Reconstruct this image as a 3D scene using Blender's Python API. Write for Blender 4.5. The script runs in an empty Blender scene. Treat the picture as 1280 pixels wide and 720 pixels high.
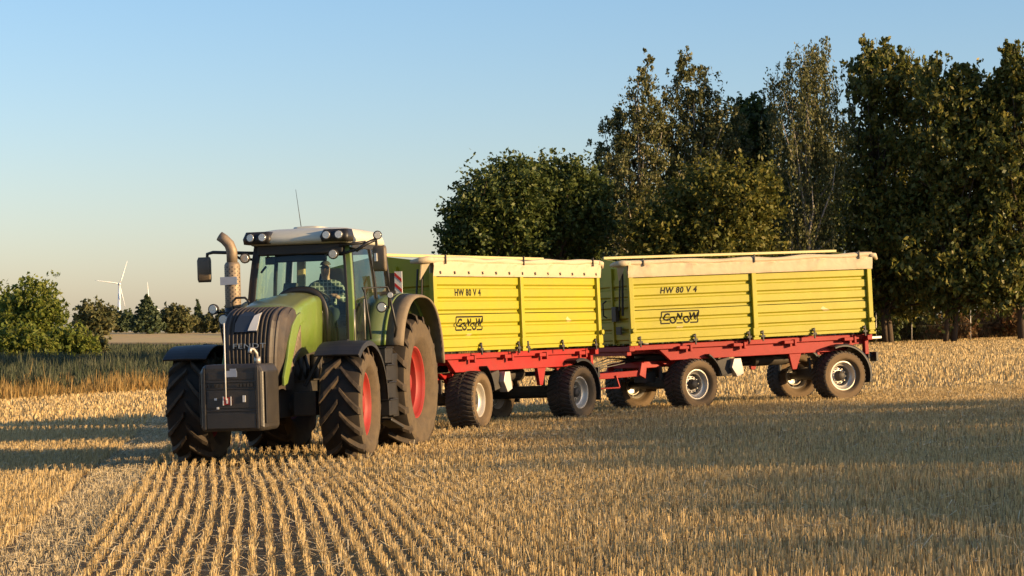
import bpy, math, random
import numpy as np
from mathutils import Matrix, Vector

R = math.radians
random.seed(7)
rng = np.random.default_rng(7)
scene = bpy.context.scene
COL = scene.collection

# ------------------------------------------------------------------ camera
CAM_Z = 1.73
cam_d = bpy.data.cameras.new('camera')
cam_d.lens = 77.0
cam_d.sensor_width = 36.0
cam_d.clip_start = 0.1
cam_d.clip_end = 30000
cam = bpy.data.objects.new('camera', cam_d)
cam.location = (0, 0, CAM_Z)
cam.rotation_euler = (R(90 + 1.15), 0, 0)
COL.objects.link(cam)
scene.camera = cam
FPX = 77.0 / 36.0 * 1280.0

# ------------------------------------------------------------------ sky and sun
SUN_AZ = R(-20)          # measured from +X (right), negative = towards the camera
SUN_EL = R(12.0)
sun_dir = Vector((math.cos(SUN_AZ) * math.cos(SUN_EL), math.sin(SUN_AZ) * math.cos(SUN_EL), math.sin(SUN_EL)))
world = bpy.data.worlds.new('World')
scene.world = world
world.use_nodes = True
wn = world.node_tree
wn.nodes.clear()
w_out = wn.nodes.new('ShaderNodeOutputWorld')
w_bg = wn.nodes.new('ShaderNodeBackground')
w_sky = wn.nodes.new('ShaderNodeTexSky')
w_sky.sky_type = 'NISHITA'
w_sky.sun_disc = False
w_sky.sun_elevation = SUN_EL
w_sky.sun_rotation = math.pi / 2 - SUN_AZ      # clockwise from +Y
w_sky.altitude = 50
w_sky.air_density = 1.0
w_sky.dust_density = 0.7
w_sky.ozone_density = 3.0
w_bg.inputs['Strength'].default_value = 0.108
w_tint = wn.nodes.new('ShaderNodeMix'); w_tint.data_type = 'RGBA'; w_tint.blend_type = 'MULTIPLY'
w_tint.inputs['Factor'].default_value = 1.0
# clear evening air: peach near the horizon, blue above
w_tc = wn.nodes.new('ShaderNodeTexCoord'); w_sep = wn.nodes.new('ShaderNodeSeparateXYZ'); w_ramp = wn.nodes.new('ShaderNodeValToRGB')
wn.links.new(w_tc.outputs['Generated'], w_sep.inputs[0]); wn.links.new(w_sep.outputs['Z'], w_ramp.inputs['Fac'])
w_el = w_ramp.color_ramp.elements
w_el[0].position = 0.0; w_el[0].color = (1.12, 0.95, 1.0, 1); w_el[1].position = 0.17; w_el[1].color = (1.0, 1.0, 1.04, 1)
w_e2 = w_ramp.color_ramp.elements.new(0.07); w_e2.color = (1.09, 0.965, 0.99, 1)
wn.links.new(w_ramp.outputs['Color'], w_tint.inputs['B'])
wn.links.new(w_sky.outputs[0], w_tint.inputs['A'])
wn.links.new(w_tint.outputs['Result'], w_bg.inputs[0])
wn.links.new(w_bg.outputs[0], w_out.inputs[0])

sun_l = bpy.data.lights.new('sun', 'SUN')
sun_l.energy = 5.0
sun_l.angle = R(0.5)
sun_l.color = (1.0, 0.685, 0.345)
sun_o = bpy.data.objects.new('sun', sun_l)
sun_o.rotation_euler = sun_dir.to_track_quat('Z', 'Y').to_euler()
sun_o.location = (60, -20, 30)
COL.objects.link(sun_o)

scene.view_settings.view_transform = 'Standard'
scene.view_settings.look = 'None'
scene.view_settings.gamma = 1.0
scene.view_settings.exposure = 0.95
scene.view_settings.use_curve_mapping = False
scene.render.engine = 'CYCLES'
scene.cycles.max_bounces = 6
scene.cycles.transparent_max_bounces = 12
scene.cycles.caustics_reflective = False
scene.cycles.caustics_refractive = False

# ------------------------------------------------------------------ helpers
def smooth_clamp(v, lo, hi, s=4.0):
    v = np.asarray(v, float)
    def sp(t):
        return np.logaddexp(0, t / s) * s
    return lo + sp(v - lo) - sp(v - hi)

def ground_z(x, y):
    x = np.asarray(x, float); y = np.asarray(y, float)
    z = 0.043 * smooth_clamp(x, -20, 32)
    z = z - 0.003 * (np.clip(y, -60, 47) - 32) + 0.0055 * (smooth_clamp(y, 47, 320, 3) - 47)
    t = np.clip((y - 248) / 80.0, 0, 1)
    return z + 1.15 * t * t * (3 - 2 * t)

def gz(x, y):
    return float(ground_z(x, y))

def tag(o, label=None, cat=None, group=None, kind=None):
    if label: o['label'] = label
    if cat: o['category'] = cat
    if group: o['group'] = group
    if kind: o['kind'] = kind
    return o

def empty(name, mat4):
    o = bpy.data.objects.new(name, None)
    o.empty_display_size = 0.3
    COL.objects.link(o)
    o.matrix_world = mat4
    return o

class MB:
    """collects faces and links them as one mesh object"""
    def __init__(s):
        s.v = []; s.f = []; s.sm = []; s.mi = []
    def add(s, vs, fs, smooth=False, mi=0, M=None):
        b = len(s.v)
        if M is not None:
            vs = [M @ Vector(p) for p in vs]
        s.v += [tuple(p) for p in vs]
        for f in fs:
            s.f.append(tuple(b + i for i in f)); s.sm.append(smooth); s.mi.append(mi)
        return s
    def box(s, c, size, rot=None, mi=0, M=None):
        hx, hy, hz = size[0] / 2, size[1] / 2, size[2] / 2
        vs = [Vector((x, y, z)) for x in (-hx, hx) for y in (-hy, hy) for z in (-hz, hz)]
        if rot is not None:
            from mathutils import Euler
            m = Euler(rot).to_matrix()
            vs = [m @ p for p in vs]
        vs = [p + Vector(c) for p in vs]
        fs = [(0, 1, 3, 2), (4, 6, 7, 5), (0, 4, 5, 1), (2, 3, 7, 6), (0, 2, 6, 4), (1, 5, 7, 3)]
        return s.add(vs, fs, False, mi, M)
    def bar(s, a, b, w, h, mi=0, up=(0, 0, 1)):
        a = Vector(a); b = Vector(b); d = (b - a).normalized()
        u = Vector(up)
        if abs(d.dot(u)) > 0.98: u = Vector((1, 0, 0))
        side = d.cross(u).normalized(); u = side.cross(d).normalized()
        vs = []
        for p in (a, b):
            for su, sv in ((-1, -1), (1, -1), (1, 1), (-1, 1)):
                vs.append(p + side * su * w / 2 + u * sv * h / 2)
        return s.add(vs, [(3, 2, 1, 0), (4, 5, 6, 7), (0, 1, 5, 4), (1, 2, 6, 5), (2, 3, 7, 6), (3, 0, 4, 7)], False, mi)
    def beam(s, pts, w, h, up=(1, 0, 0), mi=0):
        pts = [Vector(p) for p in pts]; secs = []
        for i, p in enumerate(pts):
            d = (pts[min(i + 1, len(pts) - 1)] - pts[max(i - 1, 0)]).normalized()
            side = d.cross(Vector(up)).normalized(); u = side.cross(d).normalized()
            secs.append([p + side * (a * w / 2) + u * (b * h / 2) for a, b in ((-1, -1), (1, -1), (1, 1), (-1, 1))])
        return s.loft(secs, True, True, False, mi)
    def tube(s, pts, r, n=10, mi=0, caps=True, smooth=True):
        pts = [Vector(p) for p in pts]
        rs = r if isinstance(r, (list, tuple)) else [r] * len(pts)
        vs = []
        prev = None
        for i, p in enumerate(pts):
            if i == 0: d = pts[1] - pts[0]
            elif i == len(pts) - 1: d = pts[-1] - pts[-2]
            else: d = (pts[i + 1] - pts[i]).normalized() + (pts[i] - pts[i - 1]).normalized()
            d = d.normalized() if d.length > 1e-9 else Vector((0, 0, 1))
            if prev is None:
                u = Vector((0, 0, 1)) if abs(d.z) < 0.9 else Vector((1, 0, 0))
                a = d.cross(u).normalized()
            else:
                a = (prev - d * prev.dot(d))
                a = a.normalized() if a.length > 1e-6 else d.orthogonal().normalized()
            prev = a
            b = d.cross(a).normalized()
            for k in range(n):
                t = 2 * math.pi * k / n
                vs.append(p + (a * math.cos(t) + b * math.sin(t)) * rs[i])
        fs = []
        for i in range(len(pts) - 1):
            for k in range(n):
                k2 = (k + 1) % n
                fs.append((i * n + k, i * n + k2, (i + 1) * n + k2, (i + 1) * n + k))
        s.add(vs, fs, smooth, mi)
        if caps:
            b0 = len(s.v) - len(vs)
            s.f.append(tuple(b0 + k for k in reversed(range(n)))); s.sm.append(False); s.mi.append(mi)
            e0 = b0 + (len(pts) - 1) * n
            s.f.append(tuple(e0 + k for k in range(n))); s.sm.append(False); s.mi.append(mi)
        return s
    def lathe(s, prof, n=32, mi=0, M=None, smooth=True, a0=0.0, a1=2 * math.pi):
        """profile (r, y) spun about the Y axis; angle 0 = +X, 90 = +Z"""
        full = abs(a1 - a0 - 2 * math.pi) < 1e-6
        m = n if full else n + 1
        vs = []
        for k in range(m):
            t = a0 + (a1 - a0) * k / n
            c, sn = math.cos(t), math.sin(t)
            for r, y in prof:
                vs.append((r * c, y, r * sn))
        P = len(prof); fs = []
        for k in range(n):
            k2 = (k + 1) % m
            for i in range(P - 1):
                fs.append((k * P + i, k2 * P + i, k2 * P + i + 1, k * P + i + 1))
        return s.add(vs, fs, smooth, mi, M)
    def prism(s, poly, axis, a, b, mi=0, smooth=False):
        """2-D polygon extruded along axis 0/1/2 from a to b"""
        n = len(poly); vs = []
        for t in (a, b):
            for p in poly:
                q = list(p); q.insert(axis, t); vs.append(q)
        s.add(vs, [tuple(range(n)), tuple(reversed(range(n, 2 * n)))], False, mi)
        b0 = len(s.v) - 2 * n
        for i in range(n):
            j = (i + 1) % n
            s.f.append((b0 + i, b0 + n + i, b0 + n + j, b0 + j)); s.sm.append(smooth); s.mi.append(mi)
        return s
    def loft(s, secs, closed=True, caps=True, smooth=True, mi=0):
        n = len(secs[0]); vs = [p for sec in secs for p in sec]; fs = []
        for i in range(len(secs) - 1):
            for k in range(n if closed else n - 1):
                k2 = (k + 1) % n
                fs.append((i * n + k, i * n + k2, (i + 1) * n + k2, (i + 1) * n + k))
        s.add(vs, fs, smooth, mi)
        if caps and closed:
            b0 = len(s.v) - len(vs)
            s.f.append(tuple(b0 + k for k in reversed(range(n)))); s.sm.append(False); s.mi.append(mi)
            e0 = b0 + (len(secs) - 1) * n
            s.f.append(tuple(e0 + k for k in range(n))); s.sm.append(False); s.mi.append(mi)
        return s
    def mesh(s, m):
        me = bpy.data.meshes.new('m')
        me.from_pydata(s.v, [], s.f)
        me.polygons.foreach_set('use_smooth', s.sm)
        me.polygons.foreach_set('material_index', s.mi)
        for x in (m if isinstance(m, (list, tuple)) else [m]):
            me.materials.append(x)
        me.update()
        return me
    def build(s, name, m, parent=None, bevel=0.0, fixn=True, loc=None, rot=None):
        me = s.mesh(m)
        if fixn:
            import bmesh
            bm = bmesh.new(); bm.from_mesh(me)
            bmesh.ops.recalc_face_normals(bm, faces=bm.faces)
            bm.to_mesh(me); bm.free()
        me.name = name
        o = bpy.data.objects.new(name, me)
        COL.objects.link(o)
        if parent is not None: o.parent = parent
        if loc: o.location = loc
        if rot: o.rotation_euler = rot
        if bevel:
            bv = o.modifiers.new('bevel', 'BEVEL')
            bv.width = bevel; bv.segments = 2; bv.limit_method = 'ANGLE'; bv.angle_limit = R(40)
            bv.use_clamp_overlap = True
        return o

def fast_mesh(name, V, F, m, smooth=False):
    """numpy verts (N,3) and quads (M,4) -> object"""
    me = bpy.data.meshes.new(name)
    V = np.ascontiguousarray(V, dtype=np.float32); F = np.ascontiguousarray(F, dtype=np.int32)
    k = F.shape[1]
    me.vertices.add(len(V)); me.vertices.foreach_set('co', V.ravel())
    me.loops.add(F.size); me.loops.foreach_set('vertex_index', F.ravel())
    me.polygons.add(len(F))
    me.polygons.foreach_set('loop_start', np.arange(0, F.size, k, dtype=np.int32))
    if smooth: me.polygons.foreach_set('use_smooth', np.ones(len(F), dtype=bool))
    me.update(calc_edges=True)
    me.materials.append(m)
    o = bpy.data.objects.new(name, me)
    COL.objects.link(o)
    return o

def rrect(x0, x1, y0, y1, z, r, n=5):
    pts = []
    for cx, cy, a in ((x1 - r, y1 - r, 0), (x0 + r, y1 - r, 90), (x0 + r, y0 + r, 180), (x1 - r, y0 + r, 270)):
        for k in range(n + 1):
            t = R(a + 90 * k / n)
            pts.append((cx + r * math.cos(t), cy + r * math.sin(t), z))
    return pts

# ------------------------------------------------------------------ materials
def principled(name):
    m = bpy.data.materials.new(name); m.use_nodes = True
    nt = m.node_tree
    return m, nt, nt.nodes['Principled BSDF']

def mat(name, col, rough=0.5, metal=0.0, var=0.12, scale=6.0, dirt=None, dirt_amt=0.4, dirt_scale=3.0, bump=0.0, bump_scale=40, spec=0.5, coat=0.0, dirt_z=None):
    m, nt, b = principled(name)
    N = nt.nodes; L = nt.links
    tc = N.new('ShaderNodeTexCoord')
    n1 = N.new('ShaderNodeTexNoise'); n1.inputs['Scale'].default_value = scale; n1.inputs['Detail'].default_value = 6
    L.new(tc.outputs['Object'], n1.inputs['Vector'])
    mx = N.new('ShaderNodeMix'); mx.data_type = 'RGBA'
    c = np.array(col)
    mx.inputs['A'].default_value = (*(c * (1 - var)), 1)
    mx.inputs['B'].default_value = (*np.minimum(c * (1 + var), 1), 1)
    L.new(n1.outputs['Fac'], mx.inputs['Factor'])
    last = mx.outputs['Result']
    rough_out = None
    if dirt is not None:
        n2 = N.new('ShaderNodeTexNoise'); n2.inputs['Scale'].default_value = dirt_scale; n2.inputs['Detail'].default_value = 8; n2.inputs['Roughness'].default_value = 0.65
        L.new(tc.outputs['Object'], n2.inputs['Vector'])
        rp = N.new('ShaderNodeMapRange'); rp.inputs['From Min'].default_value = 0.35; rp.inputs['From Max'].default_value = 0.7
        rp.inputs['To Min'].default_value = dirt_amt * 0.3; rp.inputs['To Max'].default_value = dirt_amt
        L.new(n2.outputs['Fac'], rp.inputs['Value'])
        fac = rp.outputs['Result']
        if dirt_z is not None:
            sp = N.new('ShaderNodeSeparateXYZ'); L.new(tc.outputs['Object'], sp.inputs[0])
            zr = N.new('ShaderNodeMapRange'); zr.inputs['From Min'].default_value = dirt_z[0]; zr.inputs['From Max'].default_value = dirt_z[1]
            zr.inputs['To Min'].default_value = 1; zr.inputs['To Max'].default_value = 0.15
            L.new(sp.outputs['Z'], zr.inputs['Value'])
            mu = N.new('ShaderNodeMath'); mu.operation = 'MULTIPLY'
            L.new(fac, mu.inputs[0]); L.new(zr.outputs['Result'], mu.inputs[1]); fac = mu.outputs[0]
        m2 = N.new('ShaderNodeMix'); m2.data_type = 'RGBA'
        L.new(fac, m2.inputs['Factor']); L.new(last, m2.inputs['A']); m2.inputs['B'].default_value = (*dirt, 1)
        last = m2.outputs['Result']
        rr = N.new('ShaderNodeMapRange'); rr.inputs['To Min'].default_value = rough; rr.inputs['To Max'].default_value = 0.85
        L.new(fac, rr.inputs['Value']); L.new(rr.outputs['Result'], b.inputs['Roughness'])
    else:
        b.inputs['Roughness'].default_value = rough
    L.new(last, b.inputs['Base Color'])
    b.inputs['Metallic'].default_value = metal
    b.inputs['Specular IOR Level'].default_value = spec
    b.inputs['Coat Weight'].default_value = coat
    if bump:
        n3 = N.new('ShaderNodeTexNoise'); n3.inputs['Scale'].default_value = bump_scale; n3.inputs['Detail'].default_value = 4
        L.new(tc.outputs['Object'], n3.inputs['Vector'])
        bp = N.new('ShaderNodeBump'); bp.inputs['Strength'].default_value = bump; bp.inputs['Distance'].default_value = 0.01
        L.new(n3.outputs['Fac'], bp.inputs['Height']); L.new(bp.outputs['Normal'], b.inputs['Normal'])
    return m

DUST = (0.30, 0.22, 0.13)
M = {}
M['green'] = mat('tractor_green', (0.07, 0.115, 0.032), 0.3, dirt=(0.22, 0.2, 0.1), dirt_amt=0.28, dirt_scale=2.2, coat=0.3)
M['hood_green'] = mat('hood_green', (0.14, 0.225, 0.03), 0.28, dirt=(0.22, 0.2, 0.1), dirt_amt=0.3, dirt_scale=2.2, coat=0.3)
M['dusty_plastic'] = mat('dusty_plastic', (0.11, 0.088, 0.062), 0.75, dirt=DUST, dirt_amt=0.6)
M['black'] = mat('black_plastic', (0.010, 0.010, 0.011), 0.45, dirt=(0.16, 0.12, 0.07), dirt_amt=0.12)
M['grille'] = mat('grille_plastic', (0.022, 0.019, 0.017), 0.5, dirt=(0.16, 0.11, 0.07), dirt_amt=0.35, dirt_scale=5)
M['weight'] = mat('weight_paint', (0.018, 0.018, 0.019), 0.38, dirt=DUST, dirt_amt=0.10, dirt_scale=4, bump=0.15)
M['chassis'] = mat('chassis_grey', (0.018, 0.017, 0.016), 0.6, dirt=(0.16, 0.12, 0.07), dirt_amt=0.25)
M['tyre'] = mat('tyre_rubber', (0.013, 0.012, 0.012), 0.8, dirt=(0.12, 0.085, 0.05), dirt_amt=0.26, dirt_scale=5, spec=0.25)
M['sidewall'] = mat('dusty_sidewall', (0.13, 0.095, 0.058), 0.9, dirt=(0.05, 0.04, 0.03), dirt_amt=0.65, dirt_scale=7, spec=0.2, bump=0.4, bump_scale=25)
M['lug'] = mat('dusty_lug', (0.017, 0.015, 0.013), 0.75, dirt=(0.20, 0.14, 0.085), dirt_amt=0.36, dirt_scale=6, spec=0.25)
M['trailer_tyre'] = mat('trailer_tyre', (0.03, 0.028, 0.026), 0.8, dirt=(0.18, 0.13, 0.085), dirt_amt=0.4, dirt_scale=6, spec=0.25)
M['trailer_sidewall'] = mat('trailer_sidewall', (0.16, 0.11, 0.062), 0.88, dirt=(0.09, 0.065, 0.04), dirt_amt=0.5, dirt_scale=7, spec=0.2)
M['rim_red'] = mat('rim_red', (0.34, 0.007, 0.007), 0.5, dirt=(0.16, 0.06, 0.035), dirt_amt=0.5, dirt_scale=4)
M['rim_silver'] = mat('rim_silver', (0.62, 0.58, 0.5), 0.38, metal=0.5, dirt=DUST, dirt_amt=0.3, dirt_scale=6)
M['rim_dirty'] = mat('rim_dirty', (0.42, 0.36, 0.27), 0.55, metal=0.2, dirt=DUST, dirt_amt=0.5, dirt_scale=6)
M['yellow'] = mat('trailer_yellow', (0.36, 0.325, 0.003), 0.42, var=0.07, dirt=(0.26, 0.21, 0.07), dirt_amt=0.32, dirt_scale=1.7, bump=0.25, bump_scale=2.2, spec=0.35)
M['red'] = mat('frame_red', (0.32, 0.008, 0.008), 0.5, spec=0.3, dirt=(0.14, 0.06, 0.04), dirt_amt=0.3, dirt_scale=2.5)
M['tarp'] = mat('tarp_cream', (0.50, 0.40, 0.255), 0.65, var=0.08, dirt=(0.45, 0.36, 0.24), dirt_amt=0.3, bump=0.9, bump_scale=7)
M['cream'] = mat('bar_cream', (0.50, 0.42, 0.18), 0.5)
M['roof'] = mat('roof_white', (0.62, 0.59, 0.47), 0.4, dirt=DUST, dirt_amt=0.18, dirt_scale=2)
M['steel'] = mat('steel', (0.42, 0.4, 0.37), 0.4, metal=0.7, dirt=DUST, dirt_amt=0.3)
M['galv'] = mat('galvanised', (0.5, 0.47, 0.42), 0.5, metal=0.4)
M['exhaust'] = mat('exhaust_steel', (0.30, 0.235, 0.17), 0.55, metal=0.5, dirt=(0.2, 0.14, 0.09), dirt_amt=0.5, dirt_scale=8)
M['mirror'] = mat('mirror_plastic', (0.10, 0.075, 0.05), 0.45, dirt=DUST, dirt_amt=0.3)
M['white'] = mat('white_paint', (0.66, 0.65, 0.62), 0.45, var=0.04)
M['emblem'] = mat('emblem_navy', (0.03, 0.04, 0.06), 0.35)
M['signred'] = mat('sign_red', (0.45, 0.02, 0.015), 0.5)
M['plate'] = mat('plate_pale', (0.28, 0.32, 0.40), 0.4, var=0.05)
M['plateblue'] = mat('plate_blue', (0.03, 0.08, 0.35), 0.4)
M['ink'] = mat('lettering_black', (0.008, 0.007, 0.005), 0.65, spec=0.2)
M['chrome'] = mat('lettering_silver', (0.36, 0.35, 0.33), 0.35, metal=0.6)
M['orange'] = mat('lamp_amber', (0.85, 0.33, 0.04), 0.25)
M['seat'] = mat('seat_cloth', (0.03, 0.03, 0.032), 0.9)
M['interior'] = mat('interior_grey', (0.06, 0.058, 0.054), 0.7)
M['tan'] = mat('interior_tan', (0.55, 0.40, 0.18), 0.6)
M['skin'] = mat('skin', (0.56, 0.32, 0.21), 0.55, var=0.06)
M['hair'] = mat('hair_grey', (0.10, 0.085, 0.07), 0.7)
M['trousers'] = mat('trousers', (0.03, 0.045, 0.035), 0.9)
M['glasses'] = mat('dark_lens', (0.008, 0.008, 0.01), 0.15)
M['turbine'] = mat('turbine_white', (0.80, 0.80, 0.80), 0.5, var=0.02)
M['post'] = mat('fence_steel', (0.45, 0.43, 0.4), 0.5, metal=0.3)

def add_top_dust_and_sky_sheen(m, col, amount):
    nt = m.node_tree; N = nt.nodes; L = nt.links; b = N['Principled BSDF']
    src = b.inputs['Base Color'].links[0].from_socket
    tc = N.new('ShaderNodeTexCoord'); sp = N.new('ShaderNodeSeparateXYZ'); L.new(tc.outputs['Normal'], sp.inputs[0])
    mr = N.new('ShaderNodeMapRange'); mr.inputs['From Min'].default_value = 0.6; mr.inputs['From Max'].default_value = 0.95; mr.inputs['To Max'].default_value = amount
    L.new(sp.outputs['Z'], mr.inputs['Value'])
    mx = N.new('ShaderNodeMix'); mx.data_type = 'RGBA'; L.new(mr.outputs['Result'], mx.inputs['Factor']); L.new(src, mx.inputs['A']); mx.inputs['B'].default_value = (*col, 1)
    L.new(mx.outputs['Result'], b.inputs['Base Color'])
add_top_dust_and_sky_sheen(M['hood_green'], (0.17, 0.16, 0.10), 0.65)  # grey bonnet top: dust, with the sky's reflection mixed into the colour
def shirt_material():
    m, nt, b = principled('checked_shirt')
    N = nt.nodes; L = nt.links
    tc = N.new('ShaderNodeTexCoord')
    outs = []
    for ax in ('X', 'Y', 'Z'):
        w = N.new('ShaderNodeTexWave'); w.bands_direction = ax; w.inputs['Scale'].default_value = 5.0; w.inputs['Distortion'].default_value = 0.6
        L.new(tc.outputs['Object'], w.inputs['Vector'])
        p = N.new('ShaderNodeMath'); p.operation = 'POWER'; p.inputs[1].default_value = 5
        L.new(w.outputs['Fac'], p.inputs[0]); outs.append(p.outputs[0])
    a = N.new('ShaderNodeMath'); a.operation = 'MAXIMUM'; L.new(outs[1], a.inputs[0]); L.new(outs[2], a.inputs[1])
    mx = N.new('ShaderNodeMix'); mx.data_type = 'RGBA'
    mx.inputs['A'].default_value = (0.055, 0.085, 0.065, 1); mx.inputs['B'].default_value = (0.5, 0.52, 0.42, 1)
    L.new(a.outputs[0], mx.inputs['Factor']); L.new(mx.outputs['Result'], b.inputs['Base Color'])
    b.inputs['Roughness'].default_value = 0.9
    return m
M['shirt'] = shirt_material()

def glass_material(name, tint, refl=0.08):
    m = bpy.data.materials.new(name); m.use_nodes = True
    nt = m.node_tree; nt.nodes.clear(); N = nt.nodes; L = nt.links
    out = N.new('ShaderNodeOutputMaterial'); tr = N.new('ShaderNodeBsdfTransparent'); gl = N.new('ShaderNodeBsdfGlossy')
    df = N.new('ShaderNodeBsdfDiffuse'); df.inputs['Color'].default_value = (0.35, 0.3, 0.22, 1)
    tr.inputs['Color'].default_value = (*tint, 1); gl.inputs['Roughness'].default_value = 0.02; gl.inputs['Color'].default_value = (0.9, 0.95, 0.95, 1)
    fr = N.new('ShaderNodeFresnel'); fr.inputs['IOR'].default_value = 1.5
    mx = N.new('ShaderNodeMixShader'); L.new(fr.outputs[0], mx.inputs[0]); L.new(tr.outputs[0], mx.inputs[1]); L.new(gl.outputs[0], mx.inputs[2])
    ds = N.new('ShaderNodeMixShader')
    tc = N.new('ShaderNodeTexCoord'); nz = N.new('ShaderNodeTexNoise'); nz.inputs['Scale'].default_value = 2.5; nz.inputs['Detail'].default_value = 6
    L.new(tc.outputs['Object'], nz.inputs['Vector'])
    rp = N.new('ShaderNodeMapRange'); rp.inputs['From Min'].default_value = 0.4; rp.inputs['From Max'].default_value = 0.8; rp.inputs['To Max'].default_value = 0.10
    L.new(nz.outputs['Fac'], rp.inputs['Value']); L.new(rp.outputs['Result'], ds.inputs[0])
    L.new(mx.outputs[0], ds.inputs[1]); L.new(df.outputs[0], ds.inputs[2]); L.new(ds.outputs[0], out.inputs[0])
    return m
M['glass'] = glass_material('cab_glass', (0.70, 0.84, 0.80))
def lens_material():
    m, nt, b = principled('lamp_lens')
    b.inputs['Base Color'].default_value = (0.62, 0.6, 0.55, 1); b.inputs['Metallic'].default_value = 0.6; b.inputs['Roughness'].default_value = 0.22
    N = nt.nodes; L = nt.links
    tc = N.new('ShaderNodeTexCoord'); v = N.new('ShaderNodeTexVoronoi'); v.inputs['Scale'].default_value = 130
    L.new(tc.outputs['Object'], v.inputs['Vector'])
    bp = N.new('ShaderNodeBump'); bp.inputs['Strength'].default_value = 0.35; bp.inputs['Distance'].default_value = 0.004
    L.new(v.outputs['Distance'], bp.inputs['Height']); L.new(bp.outputs['Normal'], b.inputs['Normal'])
    return m
M['lens'] = lens_material()

def blade_material(name, cols, trans=0.35, rough=0.7):
    """leaves, straw, grass: colour differs from blade to blade"""
    m = bpy.data.materials.new(name); m.use_nodes = True
    nt = m.node_tree; nt.nodes.clear(); N = nt.nodes; L = nt.links
    out = N.new('ShaderNodeOutputMaterial')
    geo = N.new('ShaderNodeNewGeometry')
    rp = N.new('ShaderNodeValToRGB')
    el = rp.color_ramp.elements
    while len(el) < len(cols): el.new(0.5)
    for i, c in enumerate(cols):
        el[i].position = i / (len(cols) - 1); el[i].color = (*c, 1)
    L.new(geo.outputs['Random Per Island'], rp.inputs['Fac'])
    b = N.new('ShaderNodeBsdfPrincipled'); b.inputs['Roughness'].default_value = rough; b.inputs['Specular IOR Level'].default_value = 0.25
    L.new(rp.outputs['Color'], b.inputs['Base Color'])
    if trans > 0:
        t = N.new('ShaderNodeBsdfTranslucent'); L.new(rp.outputs['Color'], t.inputs['Color'])
        mx = N.new('ShaderNodeMixShader'); mx.inputs[0].default_value = trans
        L.new(b.outputs[0], mx.inputs[1]); L.new(t.outputs[0], mx.inputs[2]); L.new(mx.outputs[0], out.inputs[0])
    else:
        L.new(b.outputs[0], out.inputs[0])
    return m
M['straw'] = blade_material('straw', [(0.22, 0.135, 0.05), (0.56, 0.385, 0.16), (0.72, 0.54, 0.27), (0.62, 0.45, 0.20), (0.36, 0.25, 0.11), (0.75, 0.60, 0.35)], 0.22)
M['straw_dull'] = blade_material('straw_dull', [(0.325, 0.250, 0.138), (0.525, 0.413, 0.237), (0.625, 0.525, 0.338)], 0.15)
M['dry_grass'] = blade_material('dry_grass', [(0.30, 0.16, 0.045), (0.46, 0.28, 0.085), (0.16, 0.12, 0.04), (0.54, 0.36, 0.14)], 0.3)
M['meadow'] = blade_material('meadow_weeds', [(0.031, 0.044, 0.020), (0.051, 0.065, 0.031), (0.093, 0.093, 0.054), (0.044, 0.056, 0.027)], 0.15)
M['leaf_dark'] = blade_material('leaf_dark', [(0.034, 0.055, 0.013), (0.072, 0.098, 0.022), (0.130, 0.143, 0.033)], 0.25, 0.5)
M['leaf_birch'] = blade_material('leaf_birch', [(0.062, 0.075, 0.025), (0.125, 0.131, 0.044), (0.188, 0.163, 0.062)], 0.3, 0.5)
M['leaf_gold'] = blade_material('leaf_gold', [(0.072, 0.084, 0.014), (0.132, 0.132, 0.024), (0.180, 0.150, 0.029)], 0.3, 0.55)
M['leaf_cherry'] = blade_material('leaf_cherry', [(0.046, 0.065, 0.016), (0.117, 0.130, 0.026), (0.221, 0.182, 0.039), (0.091, 0.111, 0.023)], 0.28, 0.45)
M['leaf_fresh'] = blade_material('leaf_fresh', [(0.103, 0.144, 0.023), (0.172, 0.201, 0.034), (0.218, 0.218, 0.046)], 0.4, 0.55)
M['leaf_far'] = blade_material('leaf_far', [(0.09, 0.105, 0.04), (0.14, 0.14, 0.055), (0.17, 0.15, 0.06)], 0.3, 0.6)
M['leaf_conifer'] = blade_material('leaf_conifer', [(0.05, 0.075, 0.035), (0.085, 0.105, 0.045)], 0.15, 0.6)
M['brown_weed'] = blade_material('brown_weed', [(0.16, 0.07, 0.025), (0.22, 0.12, 0.05), (0.10, 0.09, 0.03)], 0.3)
M['bark'] = mat('bark', (0.085, 0.06, 0.04), 0.9, var=0.4, scale=8, bump=0.8, bump_scale=14)
M['bark_birch'] = mat('bark_birch', (0.30, 0.26, 0.21), 0.85, var=0.5, scale=5, bump=0.4)

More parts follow.
